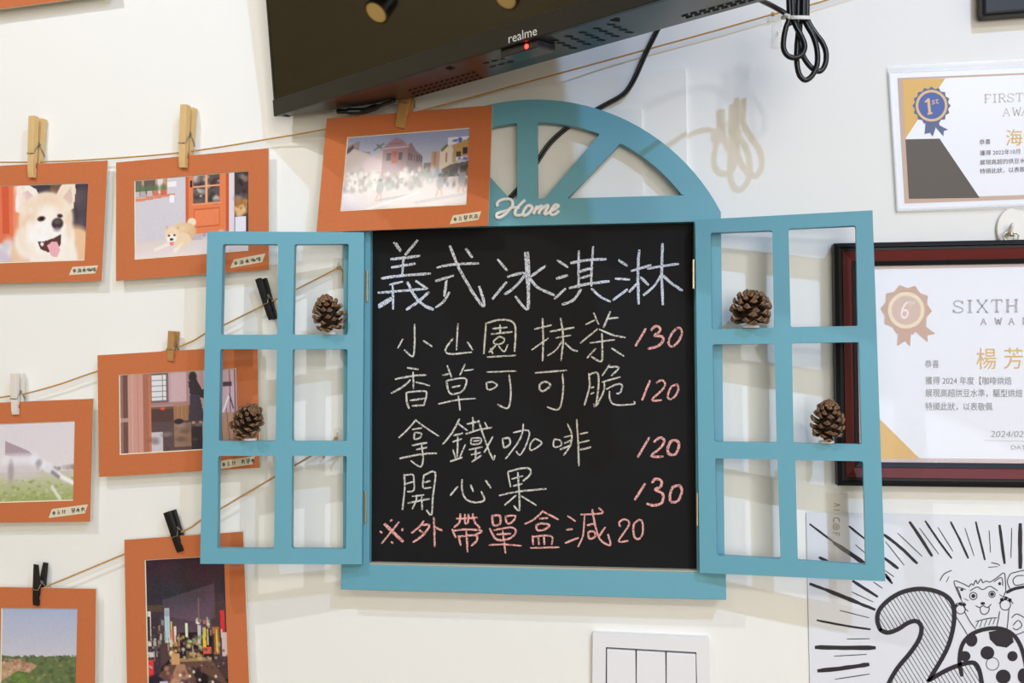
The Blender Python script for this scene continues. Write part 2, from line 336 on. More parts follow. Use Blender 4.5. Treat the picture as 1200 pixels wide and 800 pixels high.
# ------ chalk writing, traced stroke by stroke
TA, TB, TC, TD = (430, 260), (620, 260), (430, 360), (620, 360)
TE, TF, TG, TH = (430, 480), (620, 480), (430, 590), (620, 590)
CH = {
 'title': [(TA, 21, """190,145 235,205;205,150 238,200;355,130 270,230;170,262 370,240;175,320 338,293;258,245 248,365;105,398 200,382 445,362;162,440 250,420;182,445 185,612;80,498 420,470;85,600 180,540;85,585 170,535;285,425 330,510 390,580 465,615;345,415 425,470;435,495 360,560 280,615;
585,170 615,250 650,330 700,420 760,520 815,590 822,560 790,455;495,320 600,300 785,290;697,190 740,248;485,415 608,378;560,410 545,520;580,495 540,560 485,600;
920,265 985,340;885,540 980,425;1112,215 1125,400 1138,590 1110,605 1045,525;1132,215 1138,400 1132,600;990,385 1110,360 1050,450 970,508"""),
  (TB, 21, """10,385 115,310;10,400 60,460 175,515;200,270 272,318;195,398 268,378;180,540 255,470;295,288 420,268 540,262;350,205 348,330 350,460;450,175 440,330 438,450;355,350 445,322;365,395 440,372;285,465 420,435 562,418;365,475 310,550 235,580;440,470 500,525 570,560;
632,270 688,308;608,398 705,405;592,548 690,475;720,345 855,305;775,200 765,350 770,575;765,425 705,492;785,390 838,442;835,330 940,310 1050,295;938,155 932,350 940,580;930,370 880,450 805,515;945,380 1000,430 1075,482""")],
 'white1': [(TC, 14, """335,120 335,260 322,345 265,300;252,225 218,285;398,235 458,275;640,115 630,300;605,220 560,280 555,315 600,328 735,315;708,245 745,300;
838,110 830,220 822,325;845,110 930,88 1010,95 1042,130 1045,200 1038,310;885,150 985,140;935,125 938,175;875,188 1020,172;930,205 890,240 910,260 955,250 965,220 930,205;905,268 860,315;870,290 885,325;925,270 965,312 990,262;845,350 1045,338"""),
  (TD, 14, """40,152 155,125;95,80 100,230 95,375;20,298 135,218;150,170 315,142;190,215 295,195;222,78 240,220 225,375;230,240 190,300 130,340;255,250 300,295 340,308;
400,120 460,90;455,40 490,120;570,30 525,140;555,80 625,72;485,150 430,195 362,250;495,155 590,195 675,212;430,250 600,228;512,185 515,300 508,380 440,348;468,290 410,355;582,288 665,342""")],
 'white2': [(TC, 14, """285,425 360,435;200,505 320,482 415,475;325,455 328,570;305,510 250,560 172,603;345,525 440,550;278,600 280,660 295,710;285,597 400,588 420,610 400,690;305,655 405,640;320,692 395,688;
535,478 575,468;565,410 595,490;655,475 690,400;685,445 748,437;560,520 575,590 600,610;565,515 640,500 690,500 700,530 670,590 600,612;600,562 655,550;505,678 640,650 765,640;645,625 655,722;
845,455 1050,448;1000,475 1012,580 1005,680 980,710 920,682;840,530 845,570 870,578 915,548 885,525 845,528"""),
  (TD, 14, """45,460 265,443;235,470 240,590 210,715 130,700;75,540 75,575 105,588 150,545 110,522 78,540;420,465 425,560 390,685;420,475 480,462 488,560 470,690 455,680;435,565 455,560;435,608 455,600;565,405 515,480;560,420 632,422 580,480;515,525 640,490;530,525 525,590 475,690;545,575 620,540 655,550 640,600 615,605;565,590 570,650 610,685 735,680 738,660""")],
 'white3': [(TE, 14, """345,70 290,135 225,195;345,75 420,130 505,185;320,138 385,128;335,160 335,205 375,195 380,165 335,162;318,250 420,232;350,278 420,265;232,342 380,312 490,305;385,250 395,340 378,400 310,358;
650,65 600,160 535,240;640,95 705,145;610,180 672,165;605,225 665,205;640,180 635,330;605,280 625,345;692,245 655,330;588,362 668,335;705,100 790,80;745,55 748,145;695,170 790,140 878,125;735,205 735,240 795,235 800,200 735,200;750,220 790,215;720,280 810,262;735,315 800,300;765,270 765,345;740,365 805,320;785,75 820,180 860,290 890,350 900,320;885,190 825,300;830,90 850,130;
955,205 965,265 1005,240 1000,200 955,203;1030,160 1135,145 1130,220 1080,315 1050,290;1100,100 1080,200 975,345"""),
  (TF, 14, """45,200 10,240 15,285 90,235 45,202;175,210 175,260 225,250 220,215 178,207;270,100 300,170 290,250 245,318;248,192 300,180;250,235 300,212;220,278 295,248;335,70 345,230 350,392;360,170 412,158;355,232 422,215;360,280 435,262""")],
 'white4': [(TE, 14, """262,455 265,560 250,700;265,460 320,455 330,490 330,565 285,575;272,520 325,505;400,460 395,545 450,545;400,460 480,440 465,600 455,735 420,705;405,510 445,500;320,608 400,598;290,655 440,625;350,605 345,640 320,695;385,610 390,700;
638,540 588,600;670,490 670,570 700,630 760,650 825,635 805,575;730,530 748,572;835,495 870,548;990,440 1010,540;995,435 1080,412 1140,412 1150,450 1100,500;1020,485 1095,465;1030,535 1090,520;1062,440 1070,580 1072,705 1035,675;932,602 1060,575 1260,555;1050,600 970,668;1085,605 1190,670""")],
 'pink1': [(TD, 19, "820,150 750,270;860,160 890,132 920,145 915,175 880,200 935,205 940,240 900,275 840,290;1040,145 1000,190 980,250 1005,275 1050,240 1075,180 1060,145 1030,150")],
 'pink2': [(TD, 18, "850,515 795,650;895,530 930,512 955,530 945,570 865,650 930,652;1040,540 1000,560 975,620 990,645 1030,620 1050,570 1040,540")],
 'pink3': [(TF, 20, "845,195 765,330;880,225 920,195 950,215 930,260 860,325 940,328;1040,215 1000,220 975,270 985,310 1030,310 1055,250 1040,215")],
 'pink4': [(TF, 20, "815,520 745,630;865,510 890,485 930,500 925,540 885,560 940,590 935,650 880,672 830,660;1060,530 1010,545 990,610 1005,650 1050,635 1075,570 1060,530")],
 'note': [(TG, 16, """120,145 250,270;128,140 255,262;225,130 105,278;165,122 175,114;93,194 104,204;252,175 248,188;172,268 182,278;
400,120 370,160 315,205;385,150 440,150 400,215 325,270;370,185 390,200;470,95 475,200 478,300;480,165 528,188;
630,105 775,98;658,72 650,130 615,165;690,75 690,135 710,135;715,75 710,135;745,72 760,130 795,170;600,180 625,235;605,190 700,180 810,190 765,215;645,225 660,290;645,230 765,222 770,260 735,295;700,195 708,338;
882,82 890,150 935,140 935,85 885,85;975,85 985,135 1020,130 1045,85 975,88;865,175 900,240 945,260;895,185 1010,165 1045,185 1040,215 1000,245 930,255;915,215 1010,210;860,290 970,285 1085,295;955,190 975,345"""),
  (TH, 15, """100,50 40,105 -28,142;100,55 205,110;75,105 130,100;50,150 60,185 110,180 145,150 90,138 50,150;25,225 30,285;25,232 155,225 160,285;65,240 70,285;105,235 108,285;10,310 210,305;
272,85 325,122;265,182 305,178;255,275 345,240;365,75 515,65 490,30;390,85 380,220 345,300;410,150 455,140;415,200 425,245 465,230 455,195 420,195;445,40 465,150 500,250 560,290 572,270 555,215;535,165 495,225;
640,160 635,130 670,108 705,130 690,170 630,262 695,260;770,112 735,150 740,230 775,245 800,200 795,125 770,112""")],
}
CW, CB, CP = chalk_mat('white_chalk', (210, 207, 198)), chalk_mat('pale_chalk', (208, 213, 226)), chalk_mat('pink_chalk', (234, 172, 164))
rnd = random.Random(4)
for key, m, lab in (('title', CB, 'large white chalk heading'), ('white1', CW, 'first white chalk menu line'), ('white2', CW, 'second white chalk menu line'),
                    ('white3', CW, 'third white chalk menu line'), ('white4', CW, 'fourth white chalk menu line'), ('pink1', CP, 'pink chalk 130 beside the first line'),
                    ('pink2', CP, 'pink chalk 120 beside the second line'), ('pink3', CP, 'pink chalk 120 beside the third line'), ('pink4', CP, 'pink chalk 130 beside the fourth line'),
                    ('note', CP, 'pink chalk note along the bottom')):
    mb = MB(); k = 0
    for (ox, oy), w, s in CH[key]:
        if key == 'white2' and k: mb.build('chalk_writing', m, board, label=lab + ', left part'); mb = MB(); lab += ', right part'
        for st in s.replace('\n', '').split(';'):
            q = [tuple(map(float, a.split(','))) for a in st.split()]
            if len(q) < 2: continue
            ribbon(mb, PB, [(ox + x / 6, oy + y / 6) for x, y in q], w / 6 * rnd.uniform(.74, .96), .0002 + .00002 * k, sub=4, jitter=.16, rnd=rnd); k += 1
    mb.build('chalk_writing', m, board, label=lab)

# ------------------------------------------------------------------ television
TVK = 1.0655
TL0 = CAM + Vector((-0.40796, 1.0305, 0.30293)) * TVK
EX, NY, EZ = Vector((0.840661, -0.541562, 0)), Vector((0.53877, 0.836328, 0.101404)), Vector((-0.054916, -0.085246, 0.994845))
def T(x, y, z): return TL0 + EX * x + NY * y + EZ * z
TW, THT = 0.778, 0.452
tv = thing('television', 'large black flat television tilted on a swung-out wall mount above the chalkboard', 'television', T(TW / 2, 0, 0))
M_TVB = mat('tv_black_plastic', (24, 24, 23), 0.34, 0.5, bump=0.04, bscale=900)
M_TVU = mat('tv_underside_plastic', (30, 29, 29), 0.28, 0.5)
M_SCR = mat('tv_screen_glass', (7, 7, 6), 0.025, 0.5)
prof = [(0, 0), (TW, 0), (TW, .011), (TW - .11, .055), (TW - .165, .075), (.165, .075), (.11, .054), (0, .011)]
v = [T(x, y + .003, 0) for x, y in prof] + [T(x, y + .003, THT) for x, y in prof]; n = len(prof)
f = [tuple(range(n)), tuple(range(n, 2 * n))] + [(i, (i + 1) % n, (i + 1) % n + n, i + n) for i in range(n)]
obj('housing', v, f, M_TVU, tv, bevel=.0012)
def tbox(mb, x0, x1, y0, y1, z0, z1):
    return mb.add([T(x, y, z) for z in (z0, z1) for x, y in ((x0, y0), (x1, y0), (x1, y1), (x0, y1))],
                  [(0, 3, 2, 1), (4, 5, 6, 7), (0, 1, 5, 4), (1, 2, 6, 5), (2, 3, 7, 6), (3, 0, 4, 7)])
tbox(MB(), -.0012, TW + .0012, -.0015, .0028, -.0004, .0196).build('chin', M_TVB, tv, bevel=.0006)
mb = MB()
tbox(mb, 0, .0028, -.0006, .0028, .0198, THT); tbox(mb, TW - .0028, TW, -.0006, .0028, .0198, THT); tbox(mb, 0, TW, -.0006, .0028, THT - .0028, THT)
mb.build('bezel', M_TVB, tv)
tbox(MB(), .003, TW - .003, .0000, .0028, .0200, THT - .003).build('screen', M_SCR, tv)
PCH = Pl(T(0, -.0015, 0), -NY)
v, f = text('realme', PCH, 595.5, 51.0, 11.2, .0003, slope=-.30, sx=.80, shear=-.05)
obj('brand_lettering', v, f, mat('logo_white', (215, 213, 206), 0.4), tv, label='small white lettering on the bottom edge')
PU = Pl(T(0, 0, -.0001), -EZ)
M_SLOT = mat('slot_black', (6, 6, 6), 0.7, 0.2)
mb = MB()
def slot(q, off=.0003):
    k = len(mb.v); mb.v += [PU.at(x, y, off) for x, y in q]; mb.f += [(k, k + 1, k + 2, k + 3)]
def zs4(q): return [(700 + x / 5, y / 5) for x, y in q]
def grille():
    global mb
    mb.build('vent_grille', M_SLOT, tv); mb = MB()
for row, (x, y) in enumerate(((490, 92), (515, 100))):
    for i in range(9):
        X, Y = x + i * 52, y - i * 13.8
        slot(zs4([(X, Y), (X + 38, Y - 11), (X + 46, Y - 3), (X + 8, Y + 8)]))
grille()
for r in range(4):
    for i in range(5):
        X, Y = 655 + i * 16.5 + r * 7 - 10, 46.5 - i * 4.6 + r * 3.0
        slot([(X, Y), (X + 10, Y + 1.5 - 1.2), (X + 10.3, Y + 1.5), (X + .4, Y + 1.2)])
grille()
for r in range(3):
    for i in range(13):
        X, Y = 478 + i * 6.2 + r * 4, 105.5 - i * 1.7 + r * 3.2
        slot([(X, Y), (X + 3.6, Y - 1.6), (X + 5.2, Y - .5), (X + 1.6, Y + 1.2)])
grille()
for r in range(2):
    for i in range(4):
        X, Y = 566 + i * 10 + r * 8, 74 - i * 2.6 + r * 4
        slot([(X, Y), (X + 7, Y - 1.6), (X + 7.4, Y - .6), (X + .4, Y + 1.0)])
grille()
for q in ([(714, 24), (722, 21), (727, 22), (726, 25.5)], [(521, 80), (527, 77.5), (534, 79.5), (528, 82)], [(330, 134.6), (334, 134), (341, 136), (337, 137)]):
    slot(q); mb.build('foot_socket', M_SLOT, tv); mb = MB()
def tv_local(p): q = p - TL0; return q.dot(EX), q.dot(NY), q.dot(EZ)
c0 = tv_local(PU.at(603, 63)); c1 = tv_local(PU.at(661, 50))
mb = MB(); tbox(mb, c0[0], c1[0] - .008, c0[1] - .022, c0[1] + .006, -.0075, 0)
sm = mb.build('sensor_module', mat('sensor_plastic', (46, 46, 54), 0.25), tv, bevel=.001, label='small grey sensor block under the screen')
pl = Pl(T(c0[0], c0[1] - .022, 0), -NY)
lc = tv_local(pl.at(617.5, 58.5))
mb = MB(); a = T(lc[0], lc[1], -.004)
mb.add(*tube([a + NY * .001, a - NY * .0006], .0022, 14)); mb.build('indicator_light', mat('red_led', (255, 40, 30), 0.3, emit=9.0), sm, label='glowing red indicator light')
p = tv_local(PU.at(396, 126)); q = tv_local(PU.at(440, 123))
mb = MB(); mb.add(*tube(spline([PU.at(395, 126.5, .004), PU.at(405, 125.5, .005), PU.at(425, 125, .005), PU.at(439, 122, .004), PU.at(462, 116, .002)], 4), [.003] * 5 + [.0042] * 8 + [.0022] * 4, 10))
mb.build('cable_plug', mat('plug_black', (16, 18, 26), 0.22), tv, smooth=True)
mb = MB(); tbox(mb, TW / 2 - .03, TW / 2 + .03, .078, .100, .18, .24)
a, b = T(TW / 2, .100, .21), Vector((T(TW / 2, .1, .21).x + .12, -.01, T(TW / 2, .1, .21).z))
mb.add(*tube([a, b], .016, 10)); mb.box((b.x - .04, -.012, b.z - .08), (b.x + .04, 0, b.z + .08))
mb.build('mount_arm', mat('mount_black', (20, 20, 20), 0.5), tv)

# ------------------------------------------------------------------ behind the arch: the electrical box cover
M_COVER = mat('cover_white', (238, 235, 228), 0.45, 0.4)
eb = thing('electrical_box_cover', 'flush white electrical box cover on the wall behind the arch', 'cover', W(640, 300, 0))
v, f = pxprism(wall(.006), [rquad([(451, 122), (804, 79), (808, 420), (451, 420)], 5)], 0, .006); obj('cover_plate', v, f, M_COVER, eb, bevel=.003, seg=3)
v, f = pxprism(wall(.0095), [rquad([(500, 128), (752.5, 127), (756, 400), (500, 400)], 5)], 0, .0035); obj('door', v, f, M_COVER, eb, bevel=.0015, seg=3)

# ------------------------------------------------------------------ cables
M_CAB = mat('cable_black', (17, 17, 18), 0.34, 0.5)
pc = thing('power_cable', 'black power cable dropping from the television behind the arch', 'cable', W(705, 125, .013))
for k, dx in enumerate((-1.5, 1.5)):
    pts = [(800, -25, .02), (778, 20, .018), (768, 40, .016), (757, 62, .0138), (746, 87, .0132), (737, 103, .0132), (727, 113, .0132), (706, 124.5, .0128), (690, 134, .0128), (668, 147, .0128), (646, 166, .0128), (631, 187, .0128), (616, 212, .0128), (603, 226, .0128), (592, 238, .0128)]
    mb = MB().add(*tube(spline([W(u + dx * .75, v + dx * .6, d) for u, v, d in pts], 5), .0017, 8)); mb.build('conductor', M_CAB, pc, smooth=True)
cbn = thing('cable_bundle', 'bundle of looped black cables tied with a white zip tie at the top', 'cable', W(935, 20, .119))
def Z(l, d): return [W(880 + x / 7.275, y / 7.275, d + (z[0] if z else 0)) for x, y, *z in l]
LA = [(322, -60), (325, 60), (328, 150), (298, 235), (278, 340), (280, 420), (315, 475), (375, 492), (435, 462), (458, 395), (430, 310), (385, 230), (358, 150), (352, 50), (350, -60)]
LB = [(400, -60), (400, 60), (398, 160), (402, 280), (392, 400), (392, 540), (415, 640), (465, 682), (525, 640), (565, 545), (562, 420), (530, 310), (480, 220), (448, 150), (445, 50), (448, -60)]
LC = [(478, -60), (478, 60), (478, 150), (505, 215), (555, 290), (610, 365), (640, 450), (632, 550), (585, 608), (520, 580), (462, 510), (425, 420), (415, 300), (420, 160), (420, 50), (415, -60)]
for l, d in ((LA, .124), (LB, .1185), (LC, .1125)):
    mb = MB().add(*tube(spline(Z(l, d), 5), .0029, 9)); mb.build('cable_loop', M_CAB, cbn, smooth=True)
mb = MB().add(*tube(spline([W(862, -14, .19), W(880, -6, .165), W(893, 1, .145), W(907, 8, .13), (W(921, 17, .1245)), W(926, 30, .123)], 5), .0027, 8)); mb.build('cable_lead', M_CAB, cbn, smooth=True)
ring = []
for i in range(28):
    t = 2 * math.pi * i / 28; ring.append(W(935.3 + 13.2 * math.cos(t), 20.8 - .4 * math.sin(t), .119 + .0105 * math.sin(t)))
mb = MB()
for dz in (-.0011, 0, .0011): mb.add(*tube([p + Vector((0, 0, dz)) for p in ring], .0010, 6, True))
mb.add(*tube([W(917, 21, .124), W(921, 18, .13), W(925, 19.5, .132)], .0022, 8))
mb.build('zip_tie', mat('tie_white', (235, 232, 226), 0.5), cbn, label='white zip tie')

# ------------------------------------------------------------------ strings and their clear hooks
M_STR = mat('jute_string', (196, 148, 76), 0.9, 0.1, var=0.25, vscale=300)
M_CLEAR = glass_mat('clear_plastic', (238, 236, 230), 0.16, 0.08)
def string(pts, lab, tails=()):
    t = thing('hanging_string', lab, 'string', W(*pts[len(pts) // 2]), 'jute strings that carry the photos')
    mb = MB(); q = spline([W(*p) for p in pts], 6); mb.add(*tube(q, .0010, 6)); mb.build('cord', M_STR, t, smooth=True)
    for tl in tails:
        mb = MB()
        if len(tl) == 1: # knot
            c = W(*tl[0]); mb.add(*tube([c + Vector((.0016 * math.cos(a), .0012 * math.sin(2 * a), .0015 * math.sin(a))) for a in [i * .5236 for i in range(12)]], .0011, 6, True))
            mb.build('knot', M_STR, t, smooth=True)
        else: mb.add(*tube(spline([W(*p) for p in tl], 5), .0009, 6)); mb.build('loose_end', M_STR, t, smooth=True)
    return t
ds = .0100; dl = .0098
string([(-70, 188, ds), (0, 190, ds), (54, 189.4, ds), (108, 187, ds), (213, 178.6, ds), (320, 162, ds), (381, 151.5, .021), (445, 140, .0255), (475, 134, .0265), (500, 128, .0265), (600, 101, .02), (720, 68.4, ds), (840, 35.5, ds), (905, 17, ds), (948, 6.2, ds), (985, -5, ds), (1040, -22, ds)],
       'highest jute string, running behind the television corner to the top edge', [[(906, 16.6, ds)]])
string([(-60, 478, dl), (0, 465.6, dl), (26, 462, dl), (70, 450, dl), (113.7, 435, dl), (211, 405.5, dl), (240, 391, dl), (265, 379.4, dl), (309, 357.6, dl), (347, 339, dl), (395, 314.5, .012)],
       'middle jute string, sloping up to a knot behind the top pane of the left shutter', [[(397, 313.5, .012)], [(399, 314, .012), (402, 319, .012), (401.5, 328, .012), (404, 337, .012)]])
string([(-60, 722, dl), (0, 705, dl), (55, 686.6, dl), (144.8, 649.5, dl), (214, 622.6, dl), (235, 609.7, dl), (260, 595, dl), (321, 559, dl), (344, 546, dl), (363, 535, dl), (380, 524, .0125), (393, 514.5, .012)],
       'lowest jute string, sloping up behind the bottom panes of the left shutter', [[(393.5, 514, .012)], [(392, 516, .012), (386, 524, .012), (380, 532, .012), (378.5, 537, .012)]])
def hook(u, v, w, h, lab):
    t = thing('adhesive_hook', lab, 'hook', W(u, v, 0), 'clear adhesive hooks')
    v_, f_ = pxprism(wall(.0025), [rquad([(u - w / 2, v - h / 2), (u + w / 2, v - h / 2), (u + w / 2, v + h / 2), (u - w / 2, v + h / 2)], w * .3)], 0, .0025)
    obj('backplate', v_, f_, M_CLEAR, t, bevel=.0006)
    y = v + h * .1
    mb = MB().add(*tube(spline([W(u, y - 3, .002), W(u, y + 2, .008), W(u, y + 3, .013), W(u, y - 2, .016)], 4), .0012, 8)); mb.build('prong', M_CLEAR, t, smooth=True)
hook(911, 36, 11, 40, 'clear adhesive hook beside the tied cable bundle')
hook(396.5, 309, 12, 14, 'clear adhesive hook behind the top right pane of the left shutter')
hook(395.5, 508, 9, 14, 'clear adhesive hook behind the middle right pane of the left shutter')

# ------------------------------------------------------------------ pine cones on the shutter rails
M_CONE = attr_mat('pine_scale', 0.62, 0.3, bump=0.3, bscale=900); M_PUTTY = mat('white_putty', (228, 224, 226), 0.6)
def pinecone(u, v, pl, off, H, Rm, lab, tilt=(0, 0), openness=1.0, seed=1, n=58, rough_top=0.9):
    rnd = random.Random(seed)
    t = thing('pine_cone', lab, 'pine cone', pl.at(u, v, off), 'pine cones on the shutter rails')
    mb = MB(); rot = Matrix.Rotation(tilt[0], 3, 'X') @ Matrix.Rotation(tilt[1], 3, 'Y')
    dark, mid, tip = lin((40, 27, 20)), lin((98, 70, 50)), lin((158, 124, 94))
    lift = Vector((0, 0, 0))
    core, cf = [], []
    for i in range(7):
        z = H * (.05 + .72 * i / 6); r = Rm * (.40, .54, .56, .50, .40, .27, .10)[i]
        core += [rot @ Vector((r * math.cos(a), r * math.sin(a), z)) for a in [j * math.pi / 5 for j in range(10)]]
    for i in range(6):
        for j in range(10): cf.append((i * 10 + j, i * 10 + (j + 1) % 10, (i + 1) * 10 + (j + 1) % 10, (i + 1) * 10 + j))
    cf.append(tuple(range(10)))
    mb.add(core, cf, lin((40, 26, 19)))
    for i in range(n):
        q = i / (n - 1); az = i * 2.39996 + rnd.uniform(-.1, .1)
        z0 = H * (.08 + .70 * q)
        env = Rm * (math.sin(math.pi * min(1, (.22 + .70 * q)) ** .95) ** .6) * rnd.uniform(.9, 1.06)
        el = math.radians((-14 + 86 * q ** 1.1) * openness + rnd.uniform(-7, 7))
        L = max(env * (1.0 - .12 * q), Rm * .3); wd_ = Rm * (.58 - .30 * q) * rnd.uniform(.88, 1.1)
        dr = Vector((math.cos(az) * math.cos(el), math.sin(az) * math.cos(el), math.sin(el)))
        sd = Vector((-math.sin(az), math.cos(az), 0)); up = sd.cross(dr) * -1
        if up.z < 0 and el < 1.2: up = -up
        base = Vector((0, 0, z0)); V = []; C = []
        for s, ww, th, c, lf in ((.12, .70, .06, dark, 0), (.60, .95, .06, dark, .02), (.86, 1.0, .085, mid, .05), (.97, .74, .13, tip, .10), (1.04, .34, .10, mid, .13)):
            p = base + dr * (L * s) + up * (L * lf)
            V += [rot @ (p - sd * wd_ * ww * .5), rot @ (p + up * Rm * th * 1.15), rot @ (p + sd * wd_ * ww * .5), rot @ (p - up * Rm * th * .9)]
            k = rnd.uniform(.8, 1.2); C += [tuple(x * k for x in c)] * 4
        Fc = []
        for a in range(4):
            for b in range(4): Fc.append((a * 4 + b, a * 4 + (b + 1) % 4, a * 4 + 4 + (b + 1) % 4, a * 4 + 4 + b))
        Fc += [(3, 2, 1, 0), (16, 17, 18, 19)]
        mb.add(V, Fc, C)
    lo = min(p.z for p in mb.v); ctr = Vector(((min(p.x for p in mb.v) + max(p.x for p in mb.v)) / 2, 0, lo - .0012))
    mb.v = [p - ctr for p in mb.v]
    mb.build('scales', M_CONE, t, local=True)
    r = Rm * .42
    m2 = MB(); m2.add(*tube([(0, 0, -.0004), (0, 0, .0022)], r, 14)); m2.build('putty_pad', M_PUTTY, t, local=True, label='white adhesive putty under the cone')
    return t, rot, ctr
o_ = -.006
pinecone(386, 391.2, PSL, o_, .044, .0205, 'pine cone on the left shutter, in its top right pane', (0.42, -.05), 1.0, 3, 66)
tc, rot, ctr = pinecone(291, 515.8, PSL, o_, .046, .0200, 'tilted pine cone with its round stump showing, on the left shutter, middle left pane', (0.75, .62), 1.0, 8)
mb = MB(); mb.add(*tube([rot @ Vector((0, 0, -.002)) - ctr, rot @ Vector((0, 0, .006)) - ctr], .0062, 12)); mb.build('stump', mat('cone_stump', (150, 110, 82), 0.8), tc, local=True, label='cut round stump')
pinecone(879.5, 383.6, PSR, o_, .037, .0240, 'wide open pine cone on the right shutter, in its top left pane', (0.22, 0), .8, 5, 60)
pinecone(969, 519, PSR, o_, .046, .0195, 'egg-shaped pine cone on the right shutter, in front of the framed award', (0.40, .04), 1.0, 12, 70)

# ------------------------------------------------------------------ photographs: painted on a fine grid of vertex colours
class Cv:
    def __init__(s, w, h, c=(255, 255, 255)):
        s.w, s.h = w, h; s.a = np.zeros((h, w, 3)); s.a[:] = c
        s.Y, s.X = np.mgrid[0:h, 0:w]; s.X = (s.X + .5) / w; s.Y = (s.Y + .5) / h; s.r = np.random.RandomState(w * 7 + h)
    def put(s, m, c, al=1.0):
        m = (m * al)[..., None]; s.a = s.a * (1 - m) + np.asarray(c, float) * m; return s
    def poly(s, pts, c, al=1.0):
        px = s.X; py = s.Y; ins = np.zeros(px.shape, bool); n = len(pts)
        for i in range(n):
            x0, y0 = pts[i]; x1, y1 = pts[(i + 1) % n]
            if y0 == y1: continue
            cnd = ((y0 > py) != (y1 > py)) & (px < (x1 - x0) * (py - y0) / (y1 - y0) + x0); ins ^= cnd
        return s.put(ins.astype(float), c, al)
    def rect(s, x0, y0, x1, y1, c, al=1.0): return s.put(((s.X >= x0) & (s.X < x1) & (s.Y >= y0) & (s.Y < y1)).astype(float), c, al)
    def ell(s, cx, cy, rx, ry, c, al=1.0, soft=.12, ang=0):
        dx, dy = s.X - cx, (s.Y - cy); asp = s.h / s.w; dy = dy * asp; ca, sa = math.cos(ang), math.sin(ang)
        u = (dx * ca + dy * sa) / rx; v = (-dx * sa + dy * ca) / (ry * asp); d = np.sqrt(u * u + v * v)
        return s.put(np.clip((1 + soft - d) / (2 * soft), 0, 1), c, al)
    def line(s, x0, y0, x1, y1, wd, c, al=1.0):
        asp = s.h / s.w; dx, dy = x1 - x0, (y1 - y0) * asp; L = dx * dx + dy * dy + 1e-9
        t = np.clip(((s.X - x0) * dx + (s.Y - y0) * asp * dy) / L, 0, 1)
        d = np.hypot(s.X - x0 - t * dx, (s.Y - y0) * asp - t * dy); return s.put(np.clip(1.3 - d / wd, 0, 1), c, al)
    def grad(s, y0, y1, c0, c1, x0=0, x1=1):
        t = np.clip((s.Y - y0) / (y1 - y0), 0, 1)[..., None]; m = ((s.Y >= y0) & (s.Y < y1) & (s.X >= x0) & (s.X < x1))[..., None]
        s.a = np.where(m, np.asarray(c0) * (1 - t) + np.asarray(c1) * t, s.a); return s
    def blob(s, n, x0, y0, x1, y1, r0, r1, cs, al=.7, asp=1.0):
        for _ in range(n):
            r = s.r.uniform(r0, r1); s.ell(s.r.uniform(x0, x1), s.r.uniform(y0, y1), r, r * asp * s.w / s.h, cs[s.r.randint(len(cs))], al, .5)
        return s
    def noise(s, k): s.a += s.r.normal(0, k, s.a.shape[:2])[..., None]; return s
    def cols(s):
        x = np.clip(s.a * .97 + 7, 0, 255) / 255; return np.where(x <= .04045, x / 12.92, ((x + .055) / 1.055) ** 2.4).reshape(-1, 3)  # tones slightly lifted: glossy haze painted into the print colours
M_PRINT = attr_mat('glossy_print', 0.09, 0.5)
def print_mesh(name, cv, corners, parent, m=None, label=None):      # corners TL,TR,BR,BL in 3-D
    a, b, c, d = corners; w, h = cv.w, cv.h; V = []
    for j in range(h):
        t = j / (h - 1); l = a.lerp(d, t); r = b.lerp(c, t); V += [l.lerp(r, i / (w - 1)) for i in range(w)]
    Fc = [(j * w + i, (j + 1) * w + i, (j + 1) * w + i + 1, j * w + i + 1) for j in range(h - 1) for i in range(w - 1)]
    return obj(name, V, Fc, m or M_PRINT, parent, cols=cv.cols(), smooth=True, label=label)

